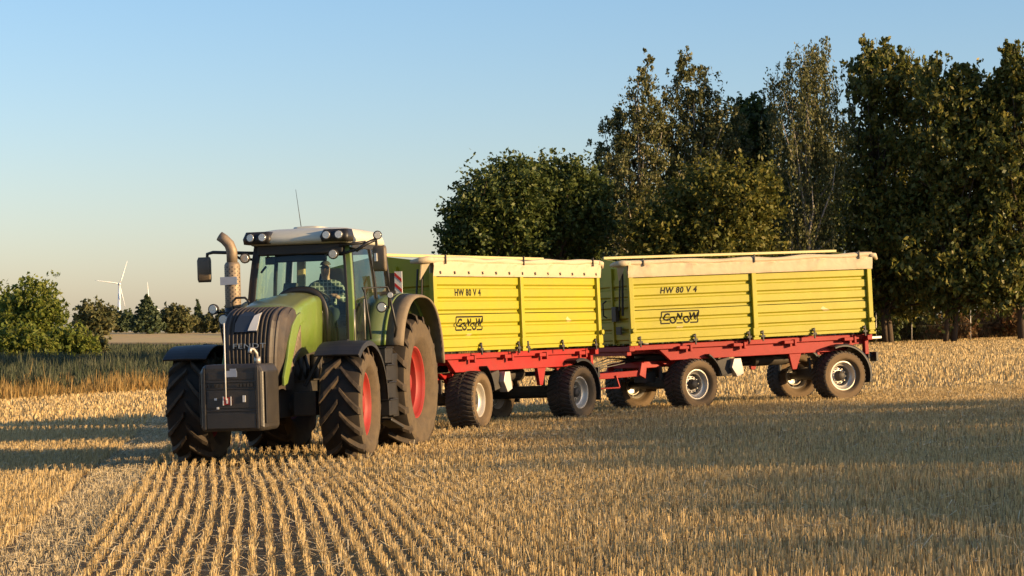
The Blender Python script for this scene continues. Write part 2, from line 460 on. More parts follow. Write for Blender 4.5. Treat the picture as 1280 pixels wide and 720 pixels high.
def ground_material():
    m, nt, b = principled('ground_soil_and_chaff')
    N = nt.nodes; L = nt.links
    at = N.new('ShaderNodeAttribute'); at.attribute_name = 'field'
    tc = N.new('ShaderNodeTexCoord')
    def noise(scale, detail=6, rough=0.6):
        n = N.new('ShaderNodeTexNoise'); n.inputs['Scale'].default_value = scale; n.inputs['Detail'].default_value = detail; n.inputs['Roughness'].default_value = rough
        L.new(tc.outputs['Object'], n.inputs['Vector']); return n
    n1 = noise(9, 8, 0.7); n2 = noise(0.35, 4); n3 = noise(60, 4, 0.7)
    r1 = N.new('ShaderNodeValToRGB')
    e = r1.color_ramp.elements
    e[0].position = 0.3; e[0].color = (0.14, 0.095, 0.05, 1)
    e[1].position = 0.72; e[1].color = (0.42, 0.31, 0.15, 1)
    k = e.new(0.5); k.color = (0.25, 0.175, 0.09, 1)
    mm = N.new('ShaderNodeMix'); mm.data_type = 'FLOAT'; mm.inputs['Factor'].default_value = 0.45
    L.new(n1.outputs['Fac'], mm.inputs['A']); L.new(n3.outputs['Fac'], mm.inputs['B'])
    L.new(mm.outputs['Result'], r1.inputs['Fac'])
    r2 = N.new('ShaderNodeValToRGB')
    r2.color_ramp.elements[0].color = (0.03, 0.035, 0.016, 1); r2.color_ramp.elements[1].color = (0.08, 0.075, 0.035, 1)
    L.new(n1.outputs['Fac'], r2.inputs['Fac'])
    mx = N.new('ShaderNodeMix'); mx.data_type = 'RGBA'
    L.new(at.outputs['Fac'], mx.inputs['Factor']); L.new(r2.outputs['Color'], mx.inputs['A']); L.new(r1.outputs['Color'], mx.inputs['B'])
    ff = N.new('ShaderNodeMapRange'); ff.inputs['From Min'].default_value = 1.1; ff.inputs['From Max'].default_value = 1.9
    L.new(at.outputs['Fac'], ff.inputs['Value'])
    mf = N.new('ShaderNodeMix'); mf.data_type = 'RGBA'; L.new(ff.outputs['Result'], mf.inputs['Factor']); L.new(mx.outputs['Result'], mf.inputs['A']); mf.inputs['B'].default_value = (0.62, 0.46, 0.22, 1)
    mx = mf
    m3 = N.new('ShaderNodeMix'); m3.data_type = 'RGBA'; m3.blend_type = 'MULTIPLY'; m3.inputs['Factor'].default_value = 0.35
    L.new(mx.outputs['Result'], m3.inputs['A']); L.new(n2.outputs['Color'], m3.inputs['B'])
    L.new(m3.outputs['Result'], b.inputs['Base Color'])
    b.inputs['Roughness'].default_value = 0.95; b.inputs['Specular IOR Level'].default_value = 0.1
    bp = N.new('ShaderNodeBump'); bp.inputs['Strength'].default_value = 0.7; bp.inputs['Distance'].default_value = 0.05
    L.new(n1.outputs['Fac'], bp.inputs['Height']); L.new(bp.outputs['Normal'], b.inputs['Normal'])
    return m

# ------------------------------------------------------------------ the ground
EDGE = [(-300, -390), (-17, 72.7), (-12.8, 79.6), (-3, 95), (8, 109), (19, 114), (27, 115), (60, 119), (300, 140)]
EX = np.array([p[0] for p in EDGE], float); EY = np.array([p[1] for p in EDGE], float)
def edge_y(x):
    return np.interp(x, EX, EY)

def build_ground():
    def axis(lo, hi, step, far):
        mid = np.arange(lo, hi + step, step)
        out = []; d = step; v = hi
        while v < far:
            d *= 1.25; v += d; out.append(v)
        neg = []; d = step; v = lo
        while v > -far:
            d *= 1.25; v -= d; neg.append(v)
        return np.concatenate([np.array(neg[::-1]), mid, np.array(out)])
    xs = axis(-60, 60, 1.2, 12000); ys = axis(-30, 140, 1.2, 12000)
    X, Y = np.meshgrid(xs, ys)
    Z = ground_z(X, Y)
    # tiny unevenness of the ploughland
    Z = Z + 0.012 * np.sin(X * 1.7 + Y * 0.9) * np.sin(Y * 1.1 - X * 0.6)
    far = np.clip((Y - 600) / 3000, 0, 1); Z = Z - 1.5 * far
    V = np.stack([X.ravel(), Y.ravel(), Z.ravel()], 1)
    ny, nx = X.shape
    i = np.arange(ny - 1)[:, None] * nx + np.arange(nx - 1)[None, :]
    F = np.stack([i, i + 1, i + 1 + nx, i + nx], -1).reshape(-1, 4)
    o = fast_mesh('ground', V, F, ground_material(), True)
    fld = (Y < edge_y(X) - 0.3).astype(np.float32) + 2.0 * ((Y > 250) & (Y < 520) & (X < 60))
    a = o.data.attributes.new('field', 'FLOAT', 'POINT'); a.data.foreach_set('value', fld.ravel())
    tag(o, kind='structure')
build_ground()

# ------------------------------------------------------------------ straw, grass
ROW_A = math.atan(0.125)
ROW_D = np.array([-math.sin(ROW_A), math.cos(ROW_A)])
ROW_P = np.array([math.cos(ROW_A), math.sin(ROW_A)])

def blades(P, H, W, lean, seed, segs=1, vee=True, bend=0.25):
    """arrays of roots -> verts, quads of thin folded blades"""
    g = np.random.default_rng(seed)
    n = len(P)
    az = g.uniform(0, 2 * np.pi, n); la = g.uniform(0, 2 * np.pi, n); lm = np.abs(g.normal(0, lean, n))
    side = np.stack([np.cos(az), np.sin(az), np.zeros(n)], 1)
    nrm = np.stack([-np.sin(az), np.cos(az), np.zeros(n)], 1)
    off = np.stack([np.cos(la) * lm, np.sin(la) * lm, np.zeros(n)], 1)
    rows = []
    for k in range(segs + 1):
        t = k / segs
        c = P + np.stack([np.zeros(n), np.zeros(n), H * t * (1 - 0.25 * lm * t)], 1) + off * (H * (t + bend * (t * t - t)))[:, None]
        w = W * (1 - 0.45 * t if segs == 1 else 1 - 0.85 * t * t)
        if vee:
            rows.append(np.stack([c - side * w[:, None], c + nrm * (w * 0.7)[:, None], c + side * w[:, None]], 1))
        else:
            rows.append(np.stack([c - side * w[:, None], c + side * w[:, None]], 1))
    k = 3 if vee else 2
    V = np.concatenate(rows, 1)           # n, (segs+1)*k, 3
    base = (np.arange(n) * (segs + 1) * k)[:, None]
    q = []
    for s_ in range(segs):
        for j in range(k - 1):
            a = s_ * k + j
            q.append(base + np.array([a, a + 1, a + k + 1, a + k]))
    F = np.stack(q, 1).reshape(-1, 4)
    return V.reshape(-1, 3), F

def merge(parts):
    Vs, Fs, b = [], [], 0
    for V, F in parts:
        Vs.append(V); Fs.append(F + b); b += len(V)
    return np.concatenate(Vs), np.concatenate(Fs)

WHEEL_ZONES = []      # filled with (x, y, r) where tyres stand: no stubble pokes through
def rows_points(d0, d1, row_gap, step, jit, xlo=-0.265, xhi=0.265, pad=3.5):
    vmax = d1 * 1.1 + 8
    us = np.arange(-0.33 * d1 - 10, 0.33 * d1 + 16, row_gap)
    vs = np.arange(d0 * 0.85 - 4, vmax, step)
    U, Vv = np.meshgrid(us, vs)
    U = U.ravel(); Vv = Vv.ravel() + rng.uniform(-step, step, U.size) * 0.5
    U0 = U.copy()
    U = U + 0.03 * np.sin(Vv * 0.35) + rng.normal(0, jit, U.size)
    x = U * ROW_P[0] + Vv * ROW_D[0]; y = U * ROW_P[1] + Vv * ROW_D[1]
    k = (y > d0) & (y <= d1) & (x > xlo * y - pad) & (x < xhi * y + pad) & (y < edge_y(x) - 0.5)
    return x[k], y[k], U[k]

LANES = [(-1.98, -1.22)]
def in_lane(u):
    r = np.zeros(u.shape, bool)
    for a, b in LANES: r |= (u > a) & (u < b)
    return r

def build_stubble():
    parts = []; dull = []
    for (d0, d1, gap, step, nst, wid, h0, segv, jit) in (
            (11.5, 27, 0.135, 0.056, 6, 0.0045, 0.118, True, 0.008),
            (27, 50, 0.135, 0.072, 4, 0.0062, 0.122, True, 0.008),
            (50, 117, 0.27, 0.16, 3, 0.016, 0.13, False, 0.05)):
        x, y, u = rows_points(d0, d1, gap, step, jit)
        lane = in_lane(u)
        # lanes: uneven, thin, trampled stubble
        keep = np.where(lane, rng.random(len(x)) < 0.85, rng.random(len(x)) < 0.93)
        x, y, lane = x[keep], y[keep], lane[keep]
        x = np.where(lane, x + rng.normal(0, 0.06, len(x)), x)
        n = len(x)
        x = np.repeat(x, nst) + rng.normal(0, 0.010 if d0 < 50 else 0.05, n * nst)
        y = np.repeat(y, nst) + rng.normal(0, 0.016 if d0 < 50 else 0.06, n * nst)
        lane = np.repeat(lane, nst)
        big = 1 + 0.18 * np.sin(x * 0.8 + y * 0.23) * np.sin(y * 0.31)
        H = h0 * rng.uniform(0.55, 1.2, n * nst) * np.where(lane, 0.72, 1.0) * big
        W = wid * rng.uniform(0.7, 1.3, n * nst)
        Pz = ground_z(x, y) - 0.015
        P = np.stack([x, y, Pz], 1)
        ln = lane
        V, F = blades(P[~ln], H[~ln], W[~ln], 0.17, 11 + int(d0), 1, segv)
        parts.append((V, F))
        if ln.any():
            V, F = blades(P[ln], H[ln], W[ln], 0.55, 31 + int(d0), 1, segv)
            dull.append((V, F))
    # straw lying between the rows
    n = 30000
    d = np.sqrt(rng.uniform(11.5 ** 2, 52 ** 2, n)); x = rng.uniform(-0.27, 0.27, n) * d
    u = x * ROW_P[0] + d * ROW_P[1]
    ang = rng.uniform(0, np.pi, n); ln = rng.uniform(0.06, 0.26, n); w = 0.0024 + 0.00006 * d
    z = ground_z(x, d) + rng.uniform(0.01, 0.07, n)
    dx = np.cos(ang) * ln / 2; dy = np.sin(ang) * ln / 2; dz = rng.normal(0, 0.16, n) * ln
    px_ = -np.sin(ang) * w; py_ = np.cos(ang) * w
    V = np.stack([np.stack([x - dx - px_, d - dy - py_, z - dz], 1), np.stack([x + dx - px_, d + dy - py_, z + dz], 1),
                  np.stack([x + dx + px_, d + dy + py_, z + dz + w], 1), np.stack([x - dx + px_, d - dy + py_, z - dz + w], 1)], 1).reshape(-1, 3)
    F = np.arange(4 * n).reshape(-1, 4)
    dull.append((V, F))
    V, F = merge(parts)
    o = fast_mesh('stubble', V, F, M['straw'])
    tag(o, 'golden cut straw stubble standing in rows across the field', 'stubble', kind='stuff')
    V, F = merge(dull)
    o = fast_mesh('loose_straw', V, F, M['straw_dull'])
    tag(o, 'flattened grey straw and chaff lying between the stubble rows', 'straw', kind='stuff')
build_stubble()

def build_grass():
    # dry verge grass along the far edge of the field, left of the tractor and on to the trees
    pts = []
    n = 60000
    t = rng.random(n)
    seg = [(-42, 30.0), (-17, 72.7), (-12.8, 79.6), (-3, 95), (8, 109), (19, 114), (27, 115), (48, 117)]
    sx = np.array([p[0] for p in seg]); sy = np.array([p[1] for p in seg])
    dist = np.concatenate([[0], np.cumsum(np.hypot(np.diff(sx), np.diff(sy)))])
    l = t * dist[-1]
    x = np.interp(l, dist, sx); y = np.interp(l, dist, sy)
    depth = rng.uniform(0, 1, n) ** 1.2 * 4.5
    left = y < 100
    depth = np.where(left, depth, depth * 0.3)
    x = x - depth * 0.62 * (x < 15); y = y + depth * 0.75
    x += rng.normal(0, 0.25, n); y += rng.normal(0, 0.25, n)
    clump = 0.75 + 0.25 * np.sin(x * 2.1 + 1.3 * np.sin(y * 1.7)) + 0.15 * np.sin(x * 5.3)
    H = rng.uniform(0.35, 0.85, n) * clump * np.where(left, 1.0, 0.55)
    tall = rng.random(n) < 0.012
    H = np.where(tall, H * 1.5, H)
    P = np.stack([x, y, ground_z(x, y) - 0.02], 1)
    V, F = blades(P, H, rng.uniform(0.008, 0.02, n), 0.28, 5, 2, False)
    o = fast_mesh('dry_grass', V, F, M['dry_grass'])
    tag(o, 'tall tawny dry grass along the far edge of the stubble', 'grass', kind='stuff')
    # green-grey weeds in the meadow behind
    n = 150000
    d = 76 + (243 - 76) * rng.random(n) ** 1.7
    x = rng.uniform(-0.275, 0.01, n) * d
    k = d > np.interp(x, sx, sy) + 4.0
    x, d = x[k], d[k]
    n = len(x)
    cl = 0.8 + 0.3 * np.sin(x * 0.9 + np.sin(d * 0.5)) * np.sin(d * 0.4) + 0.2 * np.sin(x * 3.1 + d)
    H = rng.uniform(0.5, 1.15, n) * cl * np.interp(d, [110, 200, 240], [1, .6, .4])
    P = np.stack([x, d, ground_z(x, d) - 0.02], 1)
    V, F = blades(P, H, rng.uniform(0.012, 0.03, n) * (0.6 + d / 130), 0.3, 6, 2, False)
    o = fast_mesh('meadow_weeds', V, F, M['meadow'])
    tag(o, 'tall grey-green weeds of the meadow behind the dry grass', 'weeds', kind='stuff')
build_grass()

# ------------------------------------------------------------------ trees
def leaf_quads(C, size, g, up=0.35, droop=0.0):
    n = len(C)
    nr = g.normal(0, 1, (n, 3)); nr[:, 2] += up
    nr /= np.linalg.norm(nr, axis=1, keepdims=True)
    a = np.cross(nr, g.normal(0, 1, (n, 3))); 
    if droop:
        a[:, 2] -= droop
    a /= np.linalg.norm(a, axis=1, keepdims=True) + 1e-9
    b = np.cross(nr, a)
    L = (size * g.uniform(0.65, 1.35, n))[:, None]; W = L * 0.55
    fold = nr * L * 0.12
    V = np.stack([C - a * L, C - b * W + fold, C + a * L, C + b * W + fold], 1).reshape(-1, 3)
    return V

def tree(name, label, base, lobes, leafmat, leaf=0.16, clusters=500, per=30, crad=0.55, trunk=0.22, trunk_top=None, bark='bark', group=None, seed=1, droop=0.0, hang=0.0, cat='tree', stems=1, flat=1.0, shell=0.5, limbs=34, low=0.12):
    """lobes: (dx, dy, z, rx, ry, rz, weight) of the crown, relative to the base"""
    g = np.random.default_rng(seed)
    bx, by = base; bz = gz(bx, by) - 0.05
    root = empty(name, Matrix.Translation((bx, by, bz)))
    tag(root, label, cat, group)
    w = np.array([l[6] for l in lobes], float); w /= w.sum()
    idx = g.choice(len(lobes), clusters, p=w)
    Lb = np.array([l[:6] for l in lobes])
    d = g.normal(0, 1, (clusters, 3)); d /= np.linalg.norm(d, axis=1, keepdims=True)
    rad = g.random(clusters) ** (1 / 3.0) * (1 - shell) + shell * g.uniform(0.78, 1.06, clusters)
    fly = g.random(clusters) < 0.2
    rad = np.where(fly, g.uniform(1.0, 1.38, clusters), rad)
    cc = Lb[idx, :3] + d * rad[:, None] * Lb[idx, 3:6]
    kk = cc[:, 2] > 0.25; cc = cc[kk]; d = d[kk]; fly = fly[kk]
    zmax = cc[:, 2].max()
    n = len(cc)
    cr = crad * g.uniform(0.5, 1.4, n) * np.where(fly, .8, 1) * np.clip(Lb[idx[kk], 3] / .8, .35, 1)
    rep = np.repeat(np.arange(n), per)
    off = g.normal(0, 0.5, (n * per, 3)); off[:, 2] *= flat
    ax = d[:n] * 0.75 + g.normal(0, .45, (n, 3)) + np.array([0, 0, .45]); ax /= np.linalg.norm(ax, axis=1, keepdims=True)
    tt = g.uniform(-.6, 1.15, n * per)
    C = cc[rep] + off * (cr[rep] * .62 * (1.15 - .6 * np.clip(tt, 0, 1.2)))[:, None] + ax[rep] * (tt * cr[rep] * 1.5)[:, None]
    if hang:
        C[:, :2] = cc[rep][:, :2] + off[:, :2] * cr[rep][:, None] * 0.45
        C[:, 2] = cc[rep][:, 2] - np.abs(g.normal(0, 1, n * per)) * hang * cr[rep] / crad
    C = C[(C[:, 2] > 0.05) & (~fly[rep] | (g.random(n * per) < .5))]
    V = leaf_quads(C, leaf, g, droop=droop)
    F = np.arange(len(V)).reshape(-1, 4)
    o = fast_mesh('crown', V, F, leafmat)
    o.parent = root
    mb = MB()
    top = trunk_top or zmax * 0.86
    trunks = []
    for s in range(stems):
        lx, ly = (0, 0) if stems == 1 else (g.uniform(-0.5, 0.5), g.uniform(-0.3, 0.3))
        tx, ty = Lb[:, 0].mean() * 0.6 + (0 if stems == 1 else g.uniform(-1, 1) * zmax * 0.16), Lb[:, 1].mean() * 0.6
        pts = []
        for k in range(7):
            t = k / 6
            pts.append((lx + (tx - lx) * t ** 1.3 + g.normal(0, 0.06) * (k > 0), ly + (ty - ly) * t ** 1.3 + g.normal(0, 0.06) * (k > 0), top * t))
        tr = trunk / (1 if stems == 1 else 1.3)
        mb.tube(pts, [tr * (1.25 if k == 0 else 1) * (1 - 0.86 * k / 6) for k in range(7)], 8)
        trunks.append(pts)
    pick = g.choice(n, min(limbs, n), replace=False)
    for i in pick:
        e = cc[i]
        pts = trunks[g.integers(len(trunks))]
        h = max(low * zmax, min(e[2] * g.uniform(0.35, 0.75), top * 0.92))
        k = h / top * 6; k0 = int(min(5, k)); f = k - k0
        s = np.array(pts[k0]) * (1 - f) + np.array(pts[k0 + 1]) * f
        r0 = trunk * (1 - 0.8 * h / top) * 0.5 + 0.012
        m1 = s * 0.6 + e * 0.4 + np.array([0, 0, 0.06 * np.linalg.norm(e - s)]) + g.normal(0, 0.08, 3)
        m2 = s * 0.25 + e * 0.75 + g.normal(0, 0.1, 3)
        mb.tube([s, m1, m2, e], [r0, r0 * 0.65, r0 * 0.4, 0.012], 5)
    mb.build('trunk', M[bark], root, fixn=False)
    return root

def at(px, d):
    return ((px - 640) / FPX * d, d)
def hz(py, px, d):
    """height above the local ground of a picture row at depth d"""
    x, y = at(px, d)
    return (415 - py) / FPX * d + CAM_Z - gz(x, y)

def grove():
    G = 'trees of the grove behind the trailers'
    def lob(bpx, d, L, dep=.8):
        x, y = at(bpx, d); s_ = FPX / d
        yb = 415 + (CAM_Z - gz(x, y)) * s_
        out = []
        for k, (px, py, rx, ry, w) in enumerate(L):
            out.append(((px - bpx) / s_, (-.5, .4, 0, .6, -.3)[k % 5], (yb - py) / s_, rx / s_, max(.5, rx / s_ * dep), ry / s_, w))
        return out
    def t(name, label, bpx, d, L, m, leaf, cl, per, cr, **k):
        L = [l if len(l) == 5 else (*l, l[2] * l[3] / 1000 + .25) for l in L]
        tree(name, label, at(bpx, d), lob(bpx, d, L), M[m], leaf, cl, per, cr, group=G, **k)
    t('broadleaf_tree', 'low round dark-leaved tree at the left end of the grove', 606, 101,
      [(615, 262, 46, 44), (640, 233, 36, 26), (587, 285, 27, 36), (612, 318, 46, 40), (652, 270, 32, 50), (570, 315, 14, 30), (600, 380, 40, 30)], 'leaf_dark', .105, 900, 40, .5, trunk=.2, seed=11, shell=.5)
    t('broadleaf_tree', 'dense dark round-topped tree between the left-end tree and the twin-topped birches', 690, 103,
      [(692, 255, 52, 40), (706, 228, 30, 20), (668, 240, 34, 34), (690, 318, 55, 42), (730, 262, 34, 42), (690, 380, 50, 30)], 'leaf_dark', .105, 1000, 40, .5, trunk=.24, seed=12, shell=.5)
    t('birch_tree', 'tall slender birch with the left of the two high loose tops', 806, 108,
      [(808, 88, 11, 30, .45), (800, 120, 22, 32, .7), (790, 155, 30, 32), (772, 190, 30, 30), (758, 215, 20, 22), (790, 215, 44, 40), (830, 195, 32, 48, 1.6), (812, 150, 22, 40, 1.0), (772, 165, 26, 34, .9), (748, 230, 26, 30), (770, 260, 40, 40), (795, 280, 52, 60), (800, 360, 40, 40)], 'leaf_birch', .085, 800, 40, .5, trunk=.2, bark='bark_birch', seed=13, droop=.8, hang=.35, shell=.2)
    t('birch_tree', 'tall fuller birch with the right of the two high pale tops', 862, 109,
      [(856, 76, 13, 18, .4), (868, 100, 26, 30, .8), (880, 135, 32, 34), (865, 160, 42, 36), (890, 185, 34, 36), (906, 155, 26, 34, 1.0), (925, 205, 30, 40, 1.2), (838, 140, 20, 44, 1.0), (862, 215, 52, 44), (860, 280, 55, 55), (860, 360, 40, 40)], 'leaf_birch', .085, 950, 40, .5, trunk=.22, bark='bark_birch', seed=14, droop=.8, hang=.35, shell=.25)
    t('broadleaf_tree', 'yellow-green sunlit tree standing in front of the fuller birch', 885, 100,
      [(908, 262, 48, 42), (850, 288, 46, 38), (938, 250, 30, 40), (885, 235, 34, 24), (822, 300, 34, 28), (900, 320, 60, 40), (880, 375, 50, 30)], 'leaf_gold', .11, 850, 40, .55, trunk=.2, seed=15, shell=.45)
    t('broadleaf_tree', 'medium tall dark tree filling the gap between the fuller birch and the weeping birch', 938, 112,
      [(936, 185, 26, 40), (926, 155, 16, 22), (950, 150, 12, 25), (942, 250, 36, 55), (940, 330, 40, 50)], 'leaf_dark', .15, 700, 28, .5, trunk=.2, seed=16, shell=.4)
    t('birch_tree', 'tall weeping birch with thin hanging twigs and pale stem', 1012, 108,
      [(1003, 70, 24, 20, .7), (1030, 55, 14, 16, .4), (985, 95, 26, 28, .7), (1020, 105, 36, 36), (1000, 150, 44, 40), (1035, 170, 30, 45), (1005, 215, 48, 45), (1010, 290, 48, 55), (965, 120, 10, 30, .25), (1012, 370, 35, 35)], 'leaf_birch', .075, 900, 46, .42, trunk=.2, bark='bark_birch', seed=17, droop=1.8, hang=1.25, shell=.25)
    t('cherry_tree', 'large-leaved cherry tree with spiky upright top shoots right of the weeping birch', 1112, 110,
      [(1098, 105, 34, 32), (1088, 76, 8, 28, .5), (1104, 70, 5, 22, .3), (1076, 92, 6, 20, .3), (1135, 118, 30, 34), (1128, 90, 6, 24, .35), (1148, 98, 5, 22, .3), (1160, 112, 5, 20, .25), (1115, 165, 58, 44), (1125, 225, 62, 48), (1115, 290, 62, 48), (1100, 345, 50, 38), (1140, 365, 40, 26)], 'leaf_cherry', .14, 850, 36, .6, trunk=.2, seed=18, droop=.7, shell=.3, stems=2, limbs=60)
    t('cherry_tree', 'broad large-leaved cherry tree beside the last fence post with paired leaning stems', 1190, 107,
      [(1178, 122, 32, 30), (1172, 92, 6, 26, .35), (1188, 104, 4, 20, .25), (1205, 140, 40, 36), (1222, 112, 6, 28, .4), (1204, 100, 5, 24, .3), (1236, 128, 4, 18, .2), (1195, 195, 56, 46), (1205, 255, 58, 48), (1190, 315, 60, 44), (1215, 360, 48, 28), (1180, 365, 30, 20)], 'leaf_cherry', .14, 800, 36, .6, trunk=.17, seed=19, droop=.7, shell=.3, stems=2, limbs=60)
    t('cherry_tree', 'large-leaved cherry tree cut by the right edge of the picture', 1278, 106,
      [(1258, 92, 6, 34, .5), (1272, 78, 6, 26, .4), (1246, 118, 5, 22, .3), (1255, 140, 26, 40), (1290, 120, 26, 40), (1275, 200, 50, 55), (1280, 275, 56, 55), (1275, 345, 52, 36)], 'leaf_cherry', .14, 780, 36, .6, trunk=.2, seed=20, droop=.7, shell=.3, limbs=50)
    # a wood fills in behind
    g = np.random.default_rng(77)
    n = 2600
    xs = g.uniform(-1.5, 40, n); ys = g.uniform(117, 124, n)
    top = np.interp(xs, [-2, 2, 5, 9.3, 12.8, 16, 20, 28, 40], [4.5, 6.5, 8.2, 11, 10.2, 11.5, 11.8, 11.8, 11.5]) * (.9 + .12 * np.sin(xs * 2.1) * np.sin(xs * .83 + 1))
    zz = ground_z(xs, ys) + g.random(n) ** 0.8 * top
    rep = np.repeat(np.arange(n), 40)
    C = np.stack([xs, ys, zz], 1)[rep] + g.normal(0, 0.45, (n * 40, 3))
    V = leaf_quads(C, 0.15, g)
    o = fast_mesh('woodland', V, np.arange(len(V)).reshape(-1, 4), M['leaf_dark'])
    tag(o, 'dark wood closing in behind the grove of single trees', 'woodland', kind='stuff')
    # shrubs at the foot of the grove
    SG = 'shrubs along the foot of the grove'
    for i, (px, d, h, wd, mt, lb) in enumerate((
            (1098, 113.5, 1.8, 1.2, 'leaf_dark', 'dark leafy shrub just behind the rear end of the second trailer'),
            (1148, 114.5, 1.3, 1.0, 'leaf_dark', 'dark low shrub right beside the tallest fence post'),
            (1170, 116, 2.4, 1.8, 'leaf_dark', 'tall dark shrub behind the fence between its two visible posts'),
            (1232, 116, 2.6, 1.9, 'leaf_dark', 'tall dark shrub behind the fence right of the paired stems'),
            (1272, 115.5, 2.2, 1.6, 'leaf_dark', 'dark shrub behind the fence at the right edge'),
            (1118, 116, 2.2, 1.5, 'leaf_dark', 'tall dark shrub behind the tallest fence post'),
            (1196, 113, 0.9, 1.0, 'brown_weed', 'brown withered shrub between the two fence posts'),
            (1242, 114.0, 1.2, 1.1, 'brown_weed', 'rust-brown withered shrub right of the second fence post'),
            (1278, 113.0, 1.5, 1.1, 'brown_weed', 'rusty tall shrub at the right edge below the cherry tree'))):
        tree('shrub', lb, at(px, d), [(0, 0, h * .5, wd, wd * .8, h * .55, 1)], M[mt], 0.11, 90, 22, 0.3, 0.03, group=SG, seed=60 + i, cat='shrub', stems=3, limbs=10, low=0.02)
grove()

def far_left_trees():
    G = 'trees and bushes on the far left skyline'
    D = 190
    def t(name, label, px, d, top, halfw, mt, seed, leaf=.22, cl=240, base_y=425, kind='round', cat='tree'):
        x, y = at(px, d)
        H = hz(top, px, d); s = FPX / d; w = halfw / s
        if kind == 'round':
            lb = [(0, 0, H * .62, w * .85, w * .8, H * .36, 1.2), (-w * .3, 0, H * .4, w * .8, w * .7, H * .32, 1), (w * .35, 0, H * .42, w * .7, w * .7, H * .3, .8), (0, 0, H * .16, w * .85, w * .6, H * .16, .7)]
        elif kind == 'bush':
            lb = [(0, 0, H * .45, w * .9, w * .6, H * .5, 1.2), (w * .4, 0, H * .35, w * .6, w * .5, H * .36, .7), (-w * .4, 0, H * .35, w * .6, w * .5, H * .4, .7)]
        else:
            lb = [(0, 0, H * (.14 + .8 * k / 6), w * (1.02 - k / 6.6), w * (1.02 - k / 6.6), H * .09, 1.2 - k * .15) for k in range(7)]
        tree(name, label, (x, y), lb, M[mt], leaf, cl, 24, max(.3, w * .2), .14 * H / 6, group=G, seed=seed, cat=cat, limbs=16, shell=.5)
    t('broadleaf_tree', 'big fresh green broad tree at the left edge of the picture', 40, 165, 350, 38, 'leaf_fresh', 31, .17, 520)
    t('broadleaf_tree', 'partly cut off fresh green tree touching the left edge', 0, 172, 358, 26, 'leaf_fresh', 32, .17, 320)
    t('bush', 'yellow-green lit bush below the big left tree', 88, 150, 412, 31, 'leaf_fresh', 33, .15, 260, kind='bush', cat='bush')
    t('bush', 'broad yellow-green bush at the left edge in front of the big tree', 26, 148, 411, 40, 'leaf_fresh', 34, .15, 300, kind='bush', cat='bush')
    t('bush', 'dull olive bush right of the yellow-green bushes', 112, 158, 416, 22, 'leaf_far', 35, .15, 180, kind='bush', cat='bush')
    t('broadleaf_tree', 'round olive tree left of the wind turbine tower', 119, 300, 378, 23, 'leaf_far', 36, .3, 240)
    t('broadleaf_tree', 'small dark tree at the foot of the wind turbine tower', 154, 330, 388, 13, 'leaf_conifer', 37, .3, 160)
    t('spruce_tree', 'broad dark spruce below the single far turbine blade', 184, 310, 371, 18, 'leaf_conifer', 38, .28, 300, kind='cone')
    t('broadleaf_tree', 'round olive tree right of the broad spruce', 219, 315, 385, 21, 'leaf_far', 39, .3, 240)
    t('spruce_tree', 'thin ragged spruce near the tractor exhaust', 247, 330, 376, 8, 'leaf_conifer', 40, .26, 130, kind='cone')
    t('broadleaf_tree', 'round golden-olive tree beside the thin spruce', 258, 322, 393, 15, 'leaf_far', 41, .3, 180)
    t('broadleaf_tree', 'small tree behind the round lamps left of the tractor bonnet', 284, 322, 386, 14, 'leaf_far', 42, .3, 170)
    t('broadleaf_tree', 'far tree seen through the tractor cab', 345, 360, 392, 30, 'leaf_far', 43, .3, 260)
    t('bush', 'far bush low behind the tractor bonnet', 305, 300, 404, 16, 'leaf_far', 44, .26, 140, kind='bush', cat='bush')
far_left_trees()

def shade_wood():
    """the wood beyond the right edge whose long shadow lies over the near field"""
    g = np.random.default_rng(91)
    # crown tops chosen so that the shadow ends on the line seen in the field
    tops = []
    for y in np.arange(-24, 26.6, 1.6):
        tops.append(y)
    Cs = []
    ct = 1 / math.tan(SUN_EL)
    for y in tops:
        for r in range(2):
            x = 50 + r * 3.2 + g.normal(0, .6); yy = y + g.normal(0, .6)
            # shadow of a point at height h ends D metres along -sun
            tx = np.interp(yy + 17, [8, 14.8, 39, 46], [4.0, 3.0, 0.5, 0.8])
            D = (x - tx) / math.cos(SUN_AZ)
            hh = D * math.tan(SUN_EL) + (gz(tx, yy + 17) - gz(x, yy)) + min(.2, g.normal(0, .25))
            n = 46
            zz = gz(x, yy) + hh * (1 - g.random(n) ** 1.4 * 0.98)
            c = np.stack([x + g.normal(0, 1.0, n), yy + g.normal(0, .9, n), zz], 1)
            rep = np.repeat(np.arange(n), 6)
            Cs.append(c[rep] + g.normal(0, .38, (n * 6, 3)) * np.array([1, 1, .5]))
    C = np.concatenate(Cs)
    C = C[(C[:, 1] < 27.2) & (C[:, 2] > 0)]
    V = leaf_quads(C, 0.3, g)
    o = fast_mesh('shelter_woodland', V, np.arange(len(V)).reshape(-1, 4), M['leaf_dark'])
    tag(o, 'leafy shelter belt beyond the right edge that shades the near stubble', 'woodland', kind='stuff')
shade_wood()
